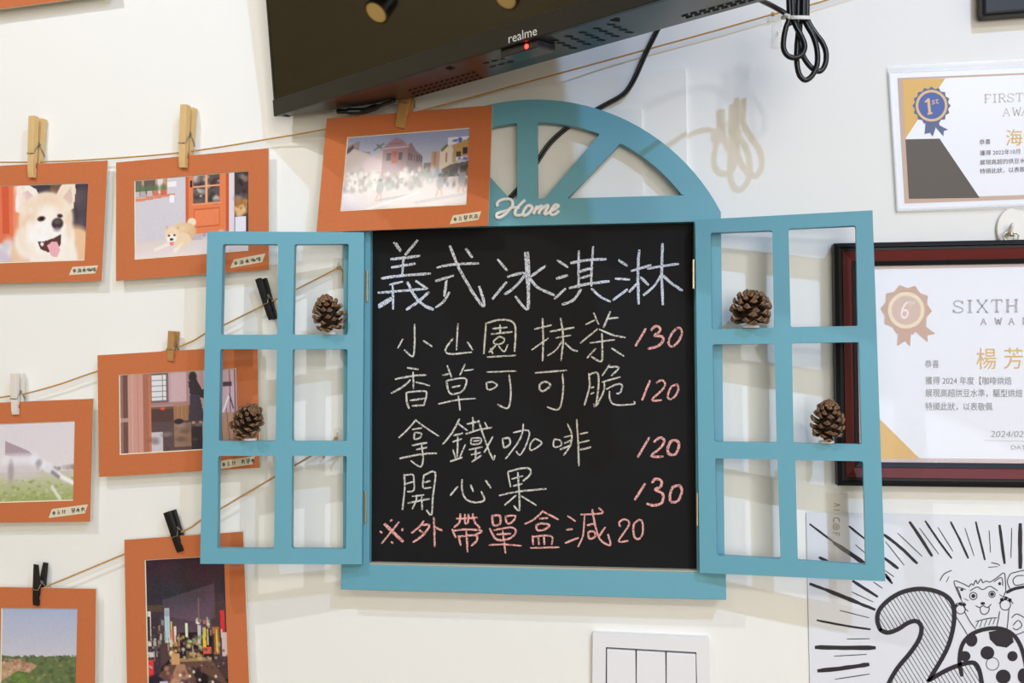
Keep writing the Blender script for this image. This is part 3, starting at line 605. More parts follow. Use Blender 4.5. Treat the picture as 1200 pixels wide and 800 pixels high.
def ph_dog():
    c = Cv(150, 96, (70, 62, 70))
    c.rect(0, 0, .50, 1, (228, 118, 84)); c.rect(.27, 0, .33, .62, (214, 92, 62)); c.rect(.36, 0, .42, .7, (240, 140, 104)); c.rect(.68, 0, .82, .12, (120, 88, 70)); c.rect(.80, 0, 1, 1, (72, 62, 72))
    c.blob(14, .84, 0, 1, .55, .02, .08, [(90, 80, 90), (58, 50, 58), (110, 98, 104)], .5)
    c.ell(.90, .92, .18, .36, (238, 196, 156)); c.ell(.16, .95, .34, .2, (226, 216, 222)); c.blob(14, 0, .75, .42, 1, .03, .07, [(206, 196, 214), (240, 234, 238), (190, 180, 200)], .6)
    c.ell(.66, 1.0, .27, .42, (250, 240, 232), 1, .06); c.ell(.42, .98, .09, .3, (236, 196, 160), .8)
    c.poly([(.385, .34), (.392, .05), (.41, -.05), (.47, -.03), (.56, .06), (.61, .22), (.50, .42)], (250, 238, 230)); c.poly([(.44, .10), (.49, .07), (.565, .20), (.50, .31)], (230, 198, 196)); c.blob(24, .39, .0, .47, .3, .01, .022, [(254, 248, 244), (244, 224, 212)], .5, 2.2)
    c.poly([(.71, .20), (.785, -.03), (.885, -.04), (.892, .10), (.878, .32), (.80, .40)], (246, 224, 204)); c.poly([(.785, .18), (.85, .04), (.87, .24), (.83, .30)], (226, 194, 184))
    c.ell(.642, .46, .232, .36, (247, 228, 208), 1, .05); c.ell(.50, .72, .13, .24, (250, 240, 230), 1, .15); c.ell(.80, .72, .10, .24, (252, 242, 232), 1, .12); c.ell(.665, .24, .10, .13, (240, 212, 184), .8, .5); c.ell(.50, .55, .09, .26, (238, 204, 172), .8, .5); c.ell(.845, .52, .04, .2, (238, 206, 176), .6, .5)
    c.ell(.63, .66, .17, .2, (255, 251, 249), 1, .3); c.blob(60, .44, .3, .86, .98, .01, .03, [(255, 252, 250), (246, 230, 214), (250, 240, 232)], .25, 1.6); c.ell(.66, .40, .09, .14, (254, 248, 242), .8, .4)
    c.ell(.605, .445, .034, .034, (70, 50, 48), 1, .25, -.15); c.ell(.765, .415, .024, .026, (66, 48, 46), 1, .25, .15); c.ell(.608, .44, .014, .016, (20, 16, 18))
    c.ell(.745, .515, .050, .075, (64, 52, 54), 1, .15); c.ell(.745, .49, .028, .03, (110, 96, 98), .7, .5); c.ell(.742, .59, .03, .03, (150, 134, 134), .7, .5)
    c.poly([(.575, .74), (.63, .74), (.72, .70), (.78, .65), (.78, .78), (.74, .90), (.66, .88), (.60, .84)], (92, 58, 56)); c.poly([(.66, .80), (.70, .745), (.745, .75), (.775, .86), (.75, .95), (.70, .94)], (240, 176, 186))
    c.ell(.615, .775, .015, .025, (250, 236, 226)); return c.noise(2)
def ph_door():
    c = Cv(150, 104, (214, 208, 216)); c.grad(.78, 1, (222, 208, 206), (238, 224, 222))
    c.rect(0, 0, .28, .22, (196, 160, 138)); c.rect(.0, .0, .06, .2, (120, 104, 100)); c.rect(.08, 0, .18, .18, (108, 92, 88)); c.rect(.2, 0, .25, .18, (236, 220, 216)); c.rect(.27, 0, .285, .22, (214, 140, 108))
    for x, col in ((.02, (206, 196, 196)), (.07, (190, 176, 176)), (.13, (206, 190, 186)), (.185, (212, 120, 92)), (.25, (208, 108, 80))):
        c.ell(x, .12, .028, .05, (96, 120, 84), .9, .4); c.rect(x - .022, .14, x + .022, .21, col)
    c.poly([(0, .235), (.35, .20), (.355, .23), (0, .275)], (226, 140, 108)); c.rect(.29, .05, .37, .12, (244, 242, 244)); c.rect(.31, .22, .345, .32, (246, 244, 246))
    c.rect(.45, 0, .83, .74, (206, 100, 62)); c.rect(.475, 0, .80, .74, (232, 128, 82)); c.rect(.515, 0, .745, .355, (98, 84, 82))
    c.blob(40, .515, 0, .745, .35, .01, .035, [(60, 52, 54), (190, 180, 176), (130, 112, 104), (220, 212, 206)], .7)
    c.rect(.475, 0, .515, .74, (232, 128, 82)); c.rect(.745, 0, .80, .74, (232, 128, 82)); c.rect(.622, 0, .638, .355, (240, 170, 128)); c.rect(.515, .135, .745, .155, (240, 170, 128)); c.rect(.50, .355, .76, .375, (240, 150, 108))
    c.rect(.52, .42, .75, .66, (206, 100, 64)); c.rect(.53, .44, .74, .645, (236, 132, 88)); c.rect(.49, .06, .505, .14, (40, 34, 36)); c.rect(.80, 0, .83, .74, (196, 88, 56))
    c.rect(.83, 0, .875, .9, (226, 216, 224)); c.rect(.875, 0, 1, .8, (72, 58, 62)); c.blob(12, .89, .02, .99, .35, .01, .03, [(170, 150, 140), (110, 92, 90), (40, 34, 38)], .6)
    c.blob(30, .89, .38, .97, .55, .012, .03, [(206, 150, 90), (170, 110, 60), (230, 190, 140)], .8); c.rect(.88, .57, .975, .76, (232, 228, 240)); c.rect(.50, .74, .83, .82, (196, 182, 190)); c.blob(14, .50, .75, .82, .81, .01, .03, [(150, 130, 140), (226, 214, 220)], .6)
    c.rect(.83, .80, 1, 1, (224, 212, 216))
    c.ell(.50, .59, .038, .055, (246, 226, 200)); c.ell(.43, .70, .11, .115, (226, 188, 146)); c.ell(.40, .66, .08, .06, (240, 210, 172), .8, .5); c.ell(.41, .80, .08, .09, (242, 214, 182))
    c.line(.30, .84, .18, .90, .018, (248, 236, 222)); c.line(.42, .86, .35, .93, .02, (248, 236, 222)); c.line(.46, .83, .41, .9, .02, (240, 214, 182))
    c.poly([(.265, .60), (.30, .625), (.285, .68)], (222, 178, 140)); c.poly([(.36, .645), (.385, .62), (.385, .68)], (222, 178, 140))
    c.ell(.325, .725, .062, .10, (244, 218, 184), 1, .15); c.ell(.322, .775, .042, .055, (254, 246, 238), 1, .3); c.ell(.30, .735, .011, .012, (50, 36, 34)); c.ell(.348, .735, .011, .012, (50, 36, 34)); c.ell(.322, .785, .016, .018, (44, 34, 36)); c.poly([(.30, .82), (.35, .82), (.335, .86), (.315, .87)], (232, 140, 140))
    return c.noise(2)
def ph_market():
    c = Cv(156, 98, (150, 160, 196)); c.grad(0, .5, (150, 158, 200), (190, 194, 214))
    c.poly([(0, .12), (.10, .06), (.10, .2), (.20, .22), (.20, .5), (0, .5)], (150, 132, 140)); c.poly([(0, .25), (.06, .16), (.2, .26), (.2, .6), (0, .6)], (186, 172, 172)); c.poly([(0, .17), (.05, .10), (.06, .16), (.0, .24)], (70, 64, 72))
    c.poly([(.15, .33), (.30, .22), (.32, .62), (.15, .62)], (196, 174, 184)); c.line(.23, .2, .30, .12, .008, (90, 96, 80)); c.line(.25, .13, .30, .2, .008, (90, 96, 80))
    c.poly([(.30, .18), (.35, .10), (.40, .05), (.46, .09), (.50, .17), (.50, .62), (.30, .62)], (156, 120, 136)); c.poly([(.50, .17), (.53, .13), (.57, .24), (.62, .31), (.64, .55), (.50, .55)], (132, 104, 120))
    c.line(.29, .19, .51, .18, .006, (216, 190, 196)); c.rect(.335, .26, .375, .36, (70, 46, 60)); c.rect(.43, .26, .46, .36, (70, 46, 60)); c.rect(.38, .23, .42, .40, (176, 70, 64)); c.line(.36, .13, .45, .13, .006, (130, 96, 110))
    for i in range(6): c.rect(.515 + i * .02, .27 + i * .012, .527 + i * .02, .37 + i * .008, (74, 50, 66))
    c.rect(.70, .28, .76, .50, (190, 150, 128)); c.rect(.72, .28, .735, .5, (160, 122, 104)); c.rect(.64, .42, .70, .55, (120, 100, 110))
    c.poly([(.77, .26), (.84, .16), (.87, .26), (.86, .52), (.77, .54)], (226, 208, 196)); c.poly([(.77, .26), (.85, .14), (.86, .17), (.78, .29)], (100, 120, 70)); c.rect(.83, .10, 1, .20, (232, 230, 244)); c.blob(10, .87, .11, 1, .18, .008, .016, [(70, 80, 170)], .8); c.line(.82, .31, .82, .42, .006, (170, 60, 50))
    c.poly([(.87, .2), (1, .14), (1, .40), (.87, .44)], (190, 150, 96)); c.rect(.90, .30, .935, .38, (70, 52, 46)); c.rect(.95, .24, .985, .34, (60, 50, 60)); c.rect(.9, .37, 1, .42, (220, 220, 240)); c.blob(8, .92, .375, 1, .415, .006, .012, [(70, 80, 170)], .8); c.poly([(.8, .54), (1, .43), (1, .68), (.8, .66)], (34, 26, 30)); c.poly([(.78, .52), (.86, .46), (1, .43), (1, .47), (.8, .56)], (86, 70, 70))
    c.rect(0, .62, 1, 1, (206, 196, 202)); c.rect(0, .5, .30, .70, (170, 160, 164)); c.blob(160, 0, .5, .72, .72, .008, .026, [(120, 112, 120), (226, 216, 216), (170, 150, 150), (90, 84, 96), (236, 230, 230), (150, 160, 160)], .75, 1.5)
    c.blob(30, .78, .52, 1, .74, .007, .018, [(90, 84, 100), (150, 110, 100), (60, 60, 90), (200, 190, 190)], .8, 2.0)
    for x, y in ((.30, .62), (.78, .60), (.95, .56)): c.ell(x, y, .016, .03, (70, 60, 60)); c.ell(x, y + .1, .028, .09, (140, 140, 150)); c.line(x - .01, y + .17, x - .025, y + .27, .008, (196, 150, 130)); c.line(x + .01, y + .17, x + .02, y + .27, .008, (196, 150, 130))
    c.poly([(.3, .86), (.55, .82), (.5, .86), (.28, .9)], (168, 160, 172)); c.line(.2, 1, .62, .8, .006, (238, 232, 234)); c.poly([(.55, .93), (.98, .84), (.98, .88), (.6, .96)], (180, 172, 182))
    return c.noise(3)
def ph_hall():
    c = Cv(146, 100, (196, 160, 164)); c.rect(0, 0, .07, 1, (110, 80, 76)); c.rect(.0, .0, .03, 1, (150, 112, 104)); c.rect(0, .55, .07, .6, (190, 150, 140)); c.rect(.07, 0, .20, 1, (206, 152, 140)); c.rect(.20, 0, .25, 1, (172, 108, 90)); c.rect(.25, 0, .27, 1, (200, 120, 84)); c.rect(.10, 0, .11, 1, (220, 172, 160)); c.rect(.15, 0, .155, 1, (190, 134, 122))
    c.rect(.27, 0, .42, .38, (120, 100, 102)); c.rect(.275, .02, .40, .35, (226, 226, 232))
    for i in range(5): c.rect(.275, .02 + i * .07, .40, .028 + i * .07, (130, 112, 112))
    c.rect(.36, 0, .368, .35, (140, 120, 118)); c.rect(.44, 0, .60, .42, (206, 172, 176)); c.rect(.57, 0, .60, .42, (176, 140, 146)); c.rect(.27, .38, .60, .42, (170, 130, 128)); c.rect(.72, 0, .86, .9, (230, 222, 224))
    c.rect(.27, .44, .46, .62, (84, 62, 60)); c.rect(.27, .43, .46, .46, (120, 86, 74)); c.rect(.36, .46, .366, .6, (150, 120, 96)); c.ell(.365, .455, .02, .02, (226, 90, 70)); c.rect(.46, .42, .60, .62, (176, 130, 96))
    for i in range(8): c.rect(.465 + i * .017, .44, .471 + i * .017, .62, (140, 98, 72))
    c.rect(.27, .62, 1, 1, (92, 74, 76)); c.rect(.27, .75, .36, 1, (206, 196, 204)); c.rect(.46, .65, .6, .95, (150, 116, 96)); c.rect(.60, .70, .72, 1, (56, 46, 56)); c.rect(.70, .66, .78, 1, (190, 180, 190)); c.blob(20, .27, .66, .8, 1, .02, .05, [(70, 56, 60), (120, 98, 98), (170, 156, 164)], .4, .5); c.ell(.50, .63, .04, .035, (50, 46, 52))
    c.ell(.625, .075, .035, .07, (56, 48, 58)); c.poly([(.585, .13), (.66, .11), (.70, .24), (.735, .32), (.725, .36), (.66, .33), (.60, .30)], (60, 52, 64)); c.poly([(.60, .30), (.68, .30), (.72, .62), (.58, .64)], (72, 64, 80)); c.ell(.715, .27, .02, .03, (60, 52, 64)); c.rect(.61, .64, .64, .67, (200, 140, 120)); c.rect(.67, .64, .70, .67, (200, 140, 120))
    c.rect(.86, 0, 1, .62, (206, 170, 178)); c.rect(.93, 0, .935, .6, (70, 58, 66)); c.rect(.975, 0, .98, .6, (70, 58, 66)); c.rect(.88, .16, .95, .22, (80, 66, 76)); c.line(.87, .55, .93, .32, .008, (246, 240, 240)); c.line(.93, .32, .96, .5, .006, (60, 50, 58)); c.rect(.86, .55, 1, 1, (186, 140, 116)); c.line(.9, .5, .93, 1, .004, (120, 86, 70))
    return c.noise(2)
def ph_pitch():
    c = Cv(140, 96, (222, 214, 222)); c.grad(0, .62, (226, 218, 226), (230, 222, 226)); c.rect(0, .62, 1, 1, (186, 190, 150)); c.grad(.66, 1, (206, 204, 178), (160, 172, 104)); c.blob(150, 0, .72, 1, 1, .008, .022, [(150, 164, 90), (190, 196, 140), (130, 146, 80), (214, 214, 190)], .5, .6)
    c.blob(18, .62, .56, 1, .62, .012, .03, [(160, 146, 150), (190, 176, 176), (150, 150, 130)], .7, .7); c.rect(0, .62, 1, .665, (206, 196, 186)); c.ell(.46, .62, .2, .1, (214, 204, 208), .8, .4)
    c.poly([(.30, .22), (.44, .30), (.54, .36), (.60, .44), (.52, .46), (.40, .44), (.30, .40)], (178, 156, 170)); c.line(.30, .46, .60, .46, .05, (236, 232, 240)); c.line(.58, .47, .74, .58, .045, (240, 238, 246)); c.line(.72, .58, .84, .66, .028, (232, 228, 236)); c.line(.84, .68, 1, .79, .022, (250, 248, 252)); c.ell(.64, .52, .030, .05, (150, 138, 156), .7, .5, .5); c.line(.78, .64, .84, .70, .02, (150, 140, 156)); c.ell(.36, .62, .03, .14, (170, 158, 160), .8, .4); c.line(.78, .83, .86, .98, .02, (240, 240, 240), .8)
    return c.noise(2)
def ph_hill():
    c = Cv(92, 150, (180, 186, 210)); c.grad(0, .52, (176, 186, 216), (208, 206, 216)); n = 26
    top = [(i / n, .475 + .01 * math.sin(i * 2.1) + .008 * math.cos(i * 3.7)) for i in range(n + 1)]
    c.poly(top + [(1, 1), (0, 1)], (104, 118, 76)); c.blob(260, 0, .49, 1, 1, .012, .035, [(84, 104, 58), (126, 138, 84), (66, 84, 54), (148, 152, 100), (96, 110, 84)], .6); c.poly([(0, .50), (.3, .50), (.48, .57), (.38, .64), (.22, .62), (.05, .70), (0, .72)], (190, 150, 120)); c.blob(40, 0, .51, .42, .66, .01, .03, [(206, 166, 136), (150, 112, 84), (110, 116, 74), (220, 186, 160)], .6); c.blob(50, 0, .47, 1, .53, .012, .025, [(84, 98, 74), (110, 120, 90), (70, 84, 66)], .8); c.blob(30, .1, .66, .4, .85, .02, .04, [(120, 150, 60), (100, 130, 56)], .6)
    return c.noise(3)
def ph_night():
    c = Cv(98, 160, (40, 30, 42)); c.grad(0, .55, (44, 30, 46), (92, 72, 86)); c.ell(.55, .12, .6, .1, (70, 40, 50), .5, .6); c.ell(.2, .28, .4, .10, (36, 52, 56), .6, .6); c.blob(12, 0, 0, 1, .4, .06, .16, [(52, 36, 50), (34, 44, 48), (70, 46, 54)], .35)
    c.rect(0, .38, .16, 1, (64, 50, 60)); c.rect(.0, .34, .2, .39, (84, 70, 60)); c.rect(.82, .34, 1, .9, (74, 56, 58)); c.poly([(.16, .5), (.3, .52), (.34, .7), (.16, .8)], (84, 64, 66)); c.rect(.22, .36, .29, .62, (206, 222, 230)); c.rect(.235, .38, .275, .6, (170, 206, 214)); c.rect(.01, .38, .05, .64, (226, 222, 214)); c.rect(.015, .42, .045, .6, (60, 50, 56))
    c.rect(.0, .74, .07, .9, (226, 60, 60)); c.rect(.02, .9, .07, 1.0, (230, 214, 206)); c.rect(.0, .68, .08, .72, (220, 210, 214)); c.rect(.69, .52, .73, .68, (240, 200, 60)); c.rect(.73, .52, .78, .66, (24, 20, 22)); c.rect(.74, .53, .77, .65, (200, 180, 150)); c.rect(.69, .66, .80, .71, (230, 90, 60)); c.rect(.84, .52, .90, .72, (168, 110, 40)); c.rect(.86, .54, .88, .7, (230, 190, 90)); c.rect(.92, .40, .97, .56, (220, 50, 56)); c.rect(.93, .56, 1, .74, (216, 190, 190)); c.rect(.63, .5, .67, .66, (210, 196, 200)); c.ell(.64, .47, .03, .025, (236, 226, 222))
    c.rect(.48, .48, .51, .58, (236, 236, 206)); c.rect(.64, .3, .665, .48, (120, 88, 88)); c.rect(.30, .46, .32, .6, (230, 190, 90)); c.rect(.34, .5, .37, .62, (240, 220, 200)); c.blob(70, .28, .58, .68, .74, .008, .028, [(236, 220, 150), (190, 210, 140), (240, 240, 210), (150, 110, 60), (90, 70, 60), (230, 180, 90), (120, 150, 110)], .8)
    c.rect(.28, .735, .8, .76, (220, 180, 120), .7); c.poly([(.3, .76), (.8, .76), (1, .95), (1, 1), (0, 1), (.05, .9)], (104, 74, 64)); c.poly([(.5, .8), (.56, .8), (1, .96), (1, 1)], (70, 54, 54)); c.poly([(.36, .78), (.46, .78), (.56, 1), (.2, 1)], (176, 130, 104)); c.rect(.30, .70, .40, .78, (214, 160, 110))
    c.blob(60, .06, .80, .75, 1, .012, .034, [(40, 28, 32), (60, 42, 44), (200, 150, 120), (150, 90, 70), (90, 70, 90)], .75); c.ell(.08, .92, .12, .07, (44, 34, 48)); c.rect(.14, .9, .24, .92, (200, 190, 230)); c.ell(.68, .90, .07, .045, (34, 26, 30)); c.ell(.76, .97, .07, .04, (30, 22, 28)); c.ell(.62, .86, .05, .03, (44, 32, 36))
    for _ in range(46):
        x, y, h_ = c.r.uniform(.06, .96), c.r.uniform(.44, .72), c.r.uniform(.02, .07); w_ = c.r.uniform(.012, .03)
        if .3 < x < .66: y = y * .5 + .33
        c.rect(x, y, x + w_, y + h_, [(226, 214, 200), (190, 150, 90), (110, 90, 96), (230, 120, 100), (150, 170, 160), (70, 54, 62)][c.r.randint(6)], .75)
    c.poly([(.20, .30), (.86, .20), (.86, .45), (.68, .48), (.22, .42)], (130, 104, 122), .35)  # pale quad: a reflection on the glossy print, painted into its colours
    for x, y in ((.40, .86), (.42, .92), (.52, .87), (.47, .95), (.64, .90), (.80, .92), (.57, .84), (.70, .96), (.36, .94), (.84, .88), (.93, .95)): c.ell(x, y, .014, .010, (255, 240, 214), 1, .6)
    c.blob(50, .0, .5, .16, .8, .006, .018, [(210, 190, 170), (120, 96, 100), (70, 56, 66)], .6); c.blob(40, .66, .68, 1, .82, .006, .016, [(220, 200, 190), (150, 120, 110), (60, 46, 50)], .6)
    return c.noise(4)

# ------------------------------------------------------------------ orange mats
M_MAT = mat('orange_card', (198, 114, 71), 0.85, 0.15, bump=0.25, bscale=500, var=0.06, vscale=260)
M_CORE = mat('cream_card_core', (240, 230, 205), 0.8, 0.2)
M_TAPE = mat('washi_tape', (222, 210, 184), 0.75, 0.2, var=0.05, vscale=90); M_INK = mat('black_ink', (44, 40, 42), 0.7, 0.2)
GM = 'orange matted photos hung on strings'
def matted(lab, outq, openq, pf, d, tape=None, tilt=(0, 0), marks=None):
    cu = sum(p[0] for p in outq) / 4; cv = sum(p[1] for p in outq) / 4
    n = Vector((tilt[0], -1, tilt[1])); pl = Pl(W(cu, cv, d), n)
    t = thing('matted_photo', lab, 'photo', pl.at(cu, cv), GM)
    v, f = pxprism(pl, [outq, openq], 0, .0003); obj('mat_board', v, f, M_MAT, t)
    v, f = pxprism(pl, [outq, openq], -.0003, .0011); obj('mat_core', v, f, M_CORE, t, label='cream core of the card, seen at its cut edges')
    v, f = pxprism(pl, [outq], -.0016, .0005); obj('backing', v, f, M_CORE, t)
    k = .8
    c = [Vector((sum(p[0] for p in openq) / 4, sum(p[1] for p in openq) / 4))] ; inner = []
    for i, p in enumerate(openq): inner.append((p[0] + (1.0 if i in (0, 3) else -.2), p[1] + (.8 if i in (0, 1) else -1.2)))
    print_mesh('photo_print', pf(), [pl.at(x, y, -.0013) for x, y in inner], t)
    if tape:
        a, b, h, words = tape; (x0, y0), (x1, y1) = a, b
        q = [(x0 + 2, y0 - h / 2), (x1 + 2.0, y1 - h / 2), (x1 - 1.5, y1 + h / 2), (x0 - 2, y0 + h / 2)]
        v, f = pxprism(pl, [q], .0003, .0003); o = obj('caption_tape', v, f, M_TAPE, t, label='strip of cream tape with a handwritten caption')
        mb = MB(); sl = (y1 - y0) / (x1 - x0)
        for kx, st in words:
            for s in st.split(';'):
                pts = [tuple(map(float, e.split(','))) for e in s.split()]
                ribbon(mb, pl, [(x0 + kx + px * .62, y0 + sl * kx + (py - 5) * .62) for px, py in pts], .75, .00045, sub=1, cap=False)
        mb.build('caption_writing', M_INK, o)
    return t, pl
DOT = "1,3 3,1 5,3 5,6 3,8 1,6 1,3;1.5,4 5,4;2,5.5 4.5,5.5"
K_HAI = "0,2 1,3;0,5 1,6;0,9 1.5,7;3,1 2.5,3;2.5,2.5 7,2;3,4 2.8,8 6,8 6.5,4 3,4;2,6 7.2,6"
K_MU = "0,4 7,3.5;3.5,0 3.5,9;3.5,4 0,8;3.5,4 7,8"
K_KA = "0,3 0,6 2,6 2,3 0,3;3,3 5.5,3 5,8;4,1 3,8;6.5,4 6.5,7 8,7 8,4 6.5,4"
K_FEI = "0,3 0,6 2,6 2,3 0,3;4,1 4,9;6,1 6,9;2.7,3.5 4,3.5;2.7,6 4,6;6,3.5 7.5,3.5;6,6 7.5,6"
K_TAI = "3,0 1,3 5,2.5;1.5,5 1.5,8 5,8 5,5 1.5,5"
K_BEI = "2,1 2,7 0,8;0,3 2,3;5,1 5,7.5 7.5,7;5,4 7.5,2.5"
K_YA = "0,2 3,2;1.5,0 1.5,4;4,1 7,1;4,3 7,3;5.5,0 5.5,4;0,5 7,5;2,6 2,9 5,9 5,6 2,6"
K_WU = "0,3 7,2;3,0 2,9;5,4 7,8;3,5 6,4;0,6 3,5"
def words(l, step=8.0): return [(2.5 + i * step, k) for i, k in enumerate(l)]
t1, _ = matted('orange matted portrait photo of a cream dog, tongue out, at the left edge', [(-62, 197), (126, 188), (119, 329), (-58, 333)], [(-36, 218.5), (103.3, 214), (99, 305), (-32, 309.5)], ph_dog, .0135,
       ((83, 317.5), (113, 315.5), 9.5, words([DOT, K_HAI, K_MU, K_KA, K_FEI], 5.6)))
matted('orange matted photo of a dog lying before an orange door', [(136, 190.3), (314.6, 173.6), (315, 315.6), (136, 329)], [(157, 211.3), (291, 199.6), (291, 293.6), (157.5, 304.2)], ph_door, .0135,
       ((272, 309), (309, 302), 10, words([DOT, K_HAI, K_MU, K_KA, K_FEI], 6.6)))
matted('orange matted photo of a crowded old street, overlapping the chalkboard corner', [(383, 138.7), (577, 123.2), (572, 264.2), (370.7, 272.2)], [(406.8, 160.4), (550.3, 149.5), (546.6, 239.8), (398.6, 247.5)], ph_market, .0345,
       ((529, 257.5), (562, 252.5), 10, words([DOT, K_TAI, K_YA, K_WU, K_HAI], 6.0)), tilt=(-.01, .09))
matted('orange matted photo of a dark-robed person in a training hall', [(114.2, 416.2), (301.8, 405), (304, 547.8), (116, 558.8)], [(139, 439), (277, 431.2), (279.6, 524.6), (140, 532.8)], ph_hall, .0135,
       ((258, 544.5), (297, 539), 10, words([DOT, K_TAI, K_BEI, "", K_WU, K_YA, K_MU], 5.6)))
matted('orange matted photo of legs on a sports pitch, cut off by the left edge', [(-60, 474), (109, 467), (105.7, 611), (-60, 613)], [(-30, 497.5), (87.6, 493), (85.6, 586.4), (-30, 590)], ph_pitch, .0135,
       ((59, 601.5), (101, 596), 10.5, words([DOT, K_TAI, K_BEI, "", K_YA, K_MU, K_WU], 5.6)))
matted('upright orange matted photo of a wooded hill under pale sky', [(-26, 687), (112.4, 689.8), (110.8, 872), (-27, 874)], [(1.2, 712.2), (90.7, 712.8), (88.0, 832), (-1, 832)], ph_hill, .0135)
matted('upright orange matted photo of a city street at night', [(145.6, 632.4), (284.7, 622.7), (293.4, 836), (149.6, 842)], [(169.2, 656), (262.6, 650.6), (268, 812), (173, 816)], ph_night, .0135)
matted('orange mat corner at the very top left, mostly cut off', [(-60, -130), (118, -150), (134, -7.5), (-44, 16.4)], [(-36, -106), (94, -122), (104, -34), (-26, -14)], ph_pitch, .0165)

# ------------------------------------------------------------------ clothes pegs
GP = 'clothes pegs on the strings'
M_PIN = mat('peg_pale_wood', (222, 186, 128), 0.65, 0.3, var=0.1, vscale=120); M_PIN2 = mat('peg_brown_wood', (186, 138, 82), 0.65, 0.3, var=0.12, vscale=120)
M_PINW = mat('peg_white', (232, 224, 214), 0.6, 0.3); M_PINB = mat('peg_black', (26, 25, 25), 0.5, 0.4); M_WIRE = mat('peg_spring_steel', (150, 142, 130), 0.35, 0.5, metal=0.8)
def peg(lab, top, bot, wpx, d, m, yaw=-.20, open_=.22):
    a, b = W(*top, d), W(*bot, d); L = (a - b).length; lean = math.atan2(a.x - b.x, a.z - b.z); w = wpx / 1000 / 2
    t = thing('clothes_peg', lab, 'clothes peg', b, GP, Matrix.Rotation(lean, 3, 'Y') @ Matrix.Rotation(yaw, 3, 'Z'))
    g = .0014; s = L / .072
    for sg in (-1, 1):
        pr = [(g, 0), (g, .14), (g + .0016 * s, .17), (g + .0016 * s, .22), (g, .26), (g, .48), (g + .0042 * s * open_, 1.0), (g + .0088 * s, 1.0), (g + .0074 * s, .45), (g + .0068 * s, .395), (g + .0060 * s, .385), (g + .0068 * s, .37), (g + .0058 * s, .1), (g + .0042 * s, 0)]
        pr = [(sg * y, z * L) for y, z in pr]; n = len(pr)
        v = [Vector((-w, y, z)) for y, z in pr] + [Vector((w, y, z)) for y, z in pr]
        f = [tuple(range(n)), tuple(range(n, 2 * n))] + [(i, (i + 1) % n, n + (i + 1) % n, n + i) for i in range(n)]
        obj('jaw', v, f, m, t, local=True, bevel=.0004)
    mb = MB(); zc, zw = .56 * L, .385 * L; yo = g + .0068 * s; r = .0006
    mb.add(*tube([(w * 1.18 * (-1 + 2 * i / 40), .0019 * s * math.cos(i * 1.1), zc + .0019 * s * math.sin(i * 1.1)) for i in range(41)], r, 5))
    for sg in (-1, 1):
        x = sg * w * 1.15
        mb.add(*tube([(x, 0, zc + .0015), (x, -yo * .6, zc - (zc - zw) * .55), (x, -yo, zw), (0, -yo - r * .6, zw)], r, 5)); mb.add(*tube([(x, 0, zc - .0015), (x, yo * .6, zc - (zc - zw) * .55), (x, yo, zw), (0, yo + r * .6, zw)], r, 5))
    mb.build('spring', M_WIRE, t, local=True, smooth=True, label='steel wire spring')
dp = .0124
peg('pale wooden peg clipping the dog portrait at the left edge', (44.5, 138), (40.5, 209), 9, dp, M_PIN)
peg('pale wooden peg clipping the photo of the dog by the door', (221.5, 125), (217, 197.5), 9.5, dp, M_PIN)
peg('brown wooden peg half hidden under the television, on the street photo', (486, 78), (470.5, 151), 12, .0282, M_PIN2)
peg('short brown wooden peg clipping the training hall photo', (204, 388), (201.5, 423), 9, dp, M_PIN2)
peg('white peg clipping the sports pitch photo', (21, 437.5), (20.5, 485.5), 9.5, dp, M_PINW)
peg('black peg with no photo, hanging behind the top left pane of the left shutter', (306, 326.5), (320, 374), 7, .0124, M_PINB, yaw=-.3, open_=.5)
peg('black peg clipping the night street photo', (199, 598.7), (213.5, 645.5), 8.5, dp, M_PINB)
peg('black peg with spread handles clipping the hill photo', (48, 660), (45, 708.5), 8.5, dp, M_PINB, yaw=-.3, open_=1.6)

# ------------------------------------------------------------------ laminated first-prize award
M_PAPER = mat('award_paper', (234, 234, 240), 0.3, 0.4); M_GOLD = mat('gold_print', (226, 180, 98), 0.5, 0.4); M_TAN = mat('tan_border_print', (206, 178, 158), 0.55, 0.3)
M_FILM = glass_mat('laminate_film', (244, 245, 247), 0.25, 0.25)
def multi(mb): return mb
def art(parent, pl, items, label_map=None):
    """flat print items on a sheet: list of (name, material, builder)"""
    for nm, m, fn, lab in items:
        mb = MB(); fn(mb); mb.build(nm, m, parent, label=lab)
def star(cx, cy, r1, r2, n, a0=0): return [(cx + (r1 if i % 2 == 0 else r2) * math.cos(a0 + math.pi * i / n), cy + (r1 if i % 2 == 0 else r2) * math.sin(a0 + math.pi * i / n)) for i in range(2 * n)]
def ringpoly(mb, pl, cx, cy, r0, r1, off, n=32):
    k = len(mb.v)
    for i in range(n):
        a = 2 * math.pi * i / n
        mb.v += [pl.at(cx + r0 * math.cos(a), cy + r0 * math.sin(a), off), pl.at(cx + r1 * math.cos(a), cy + r1 * math.sin(a), off)]
    mb.f += [(k + 2 * i, k + 2 * i + 1, k + 2 * ((i + 1) % n) + 1, k + 2 * ((i + 1) % n)) for i in range(n)]
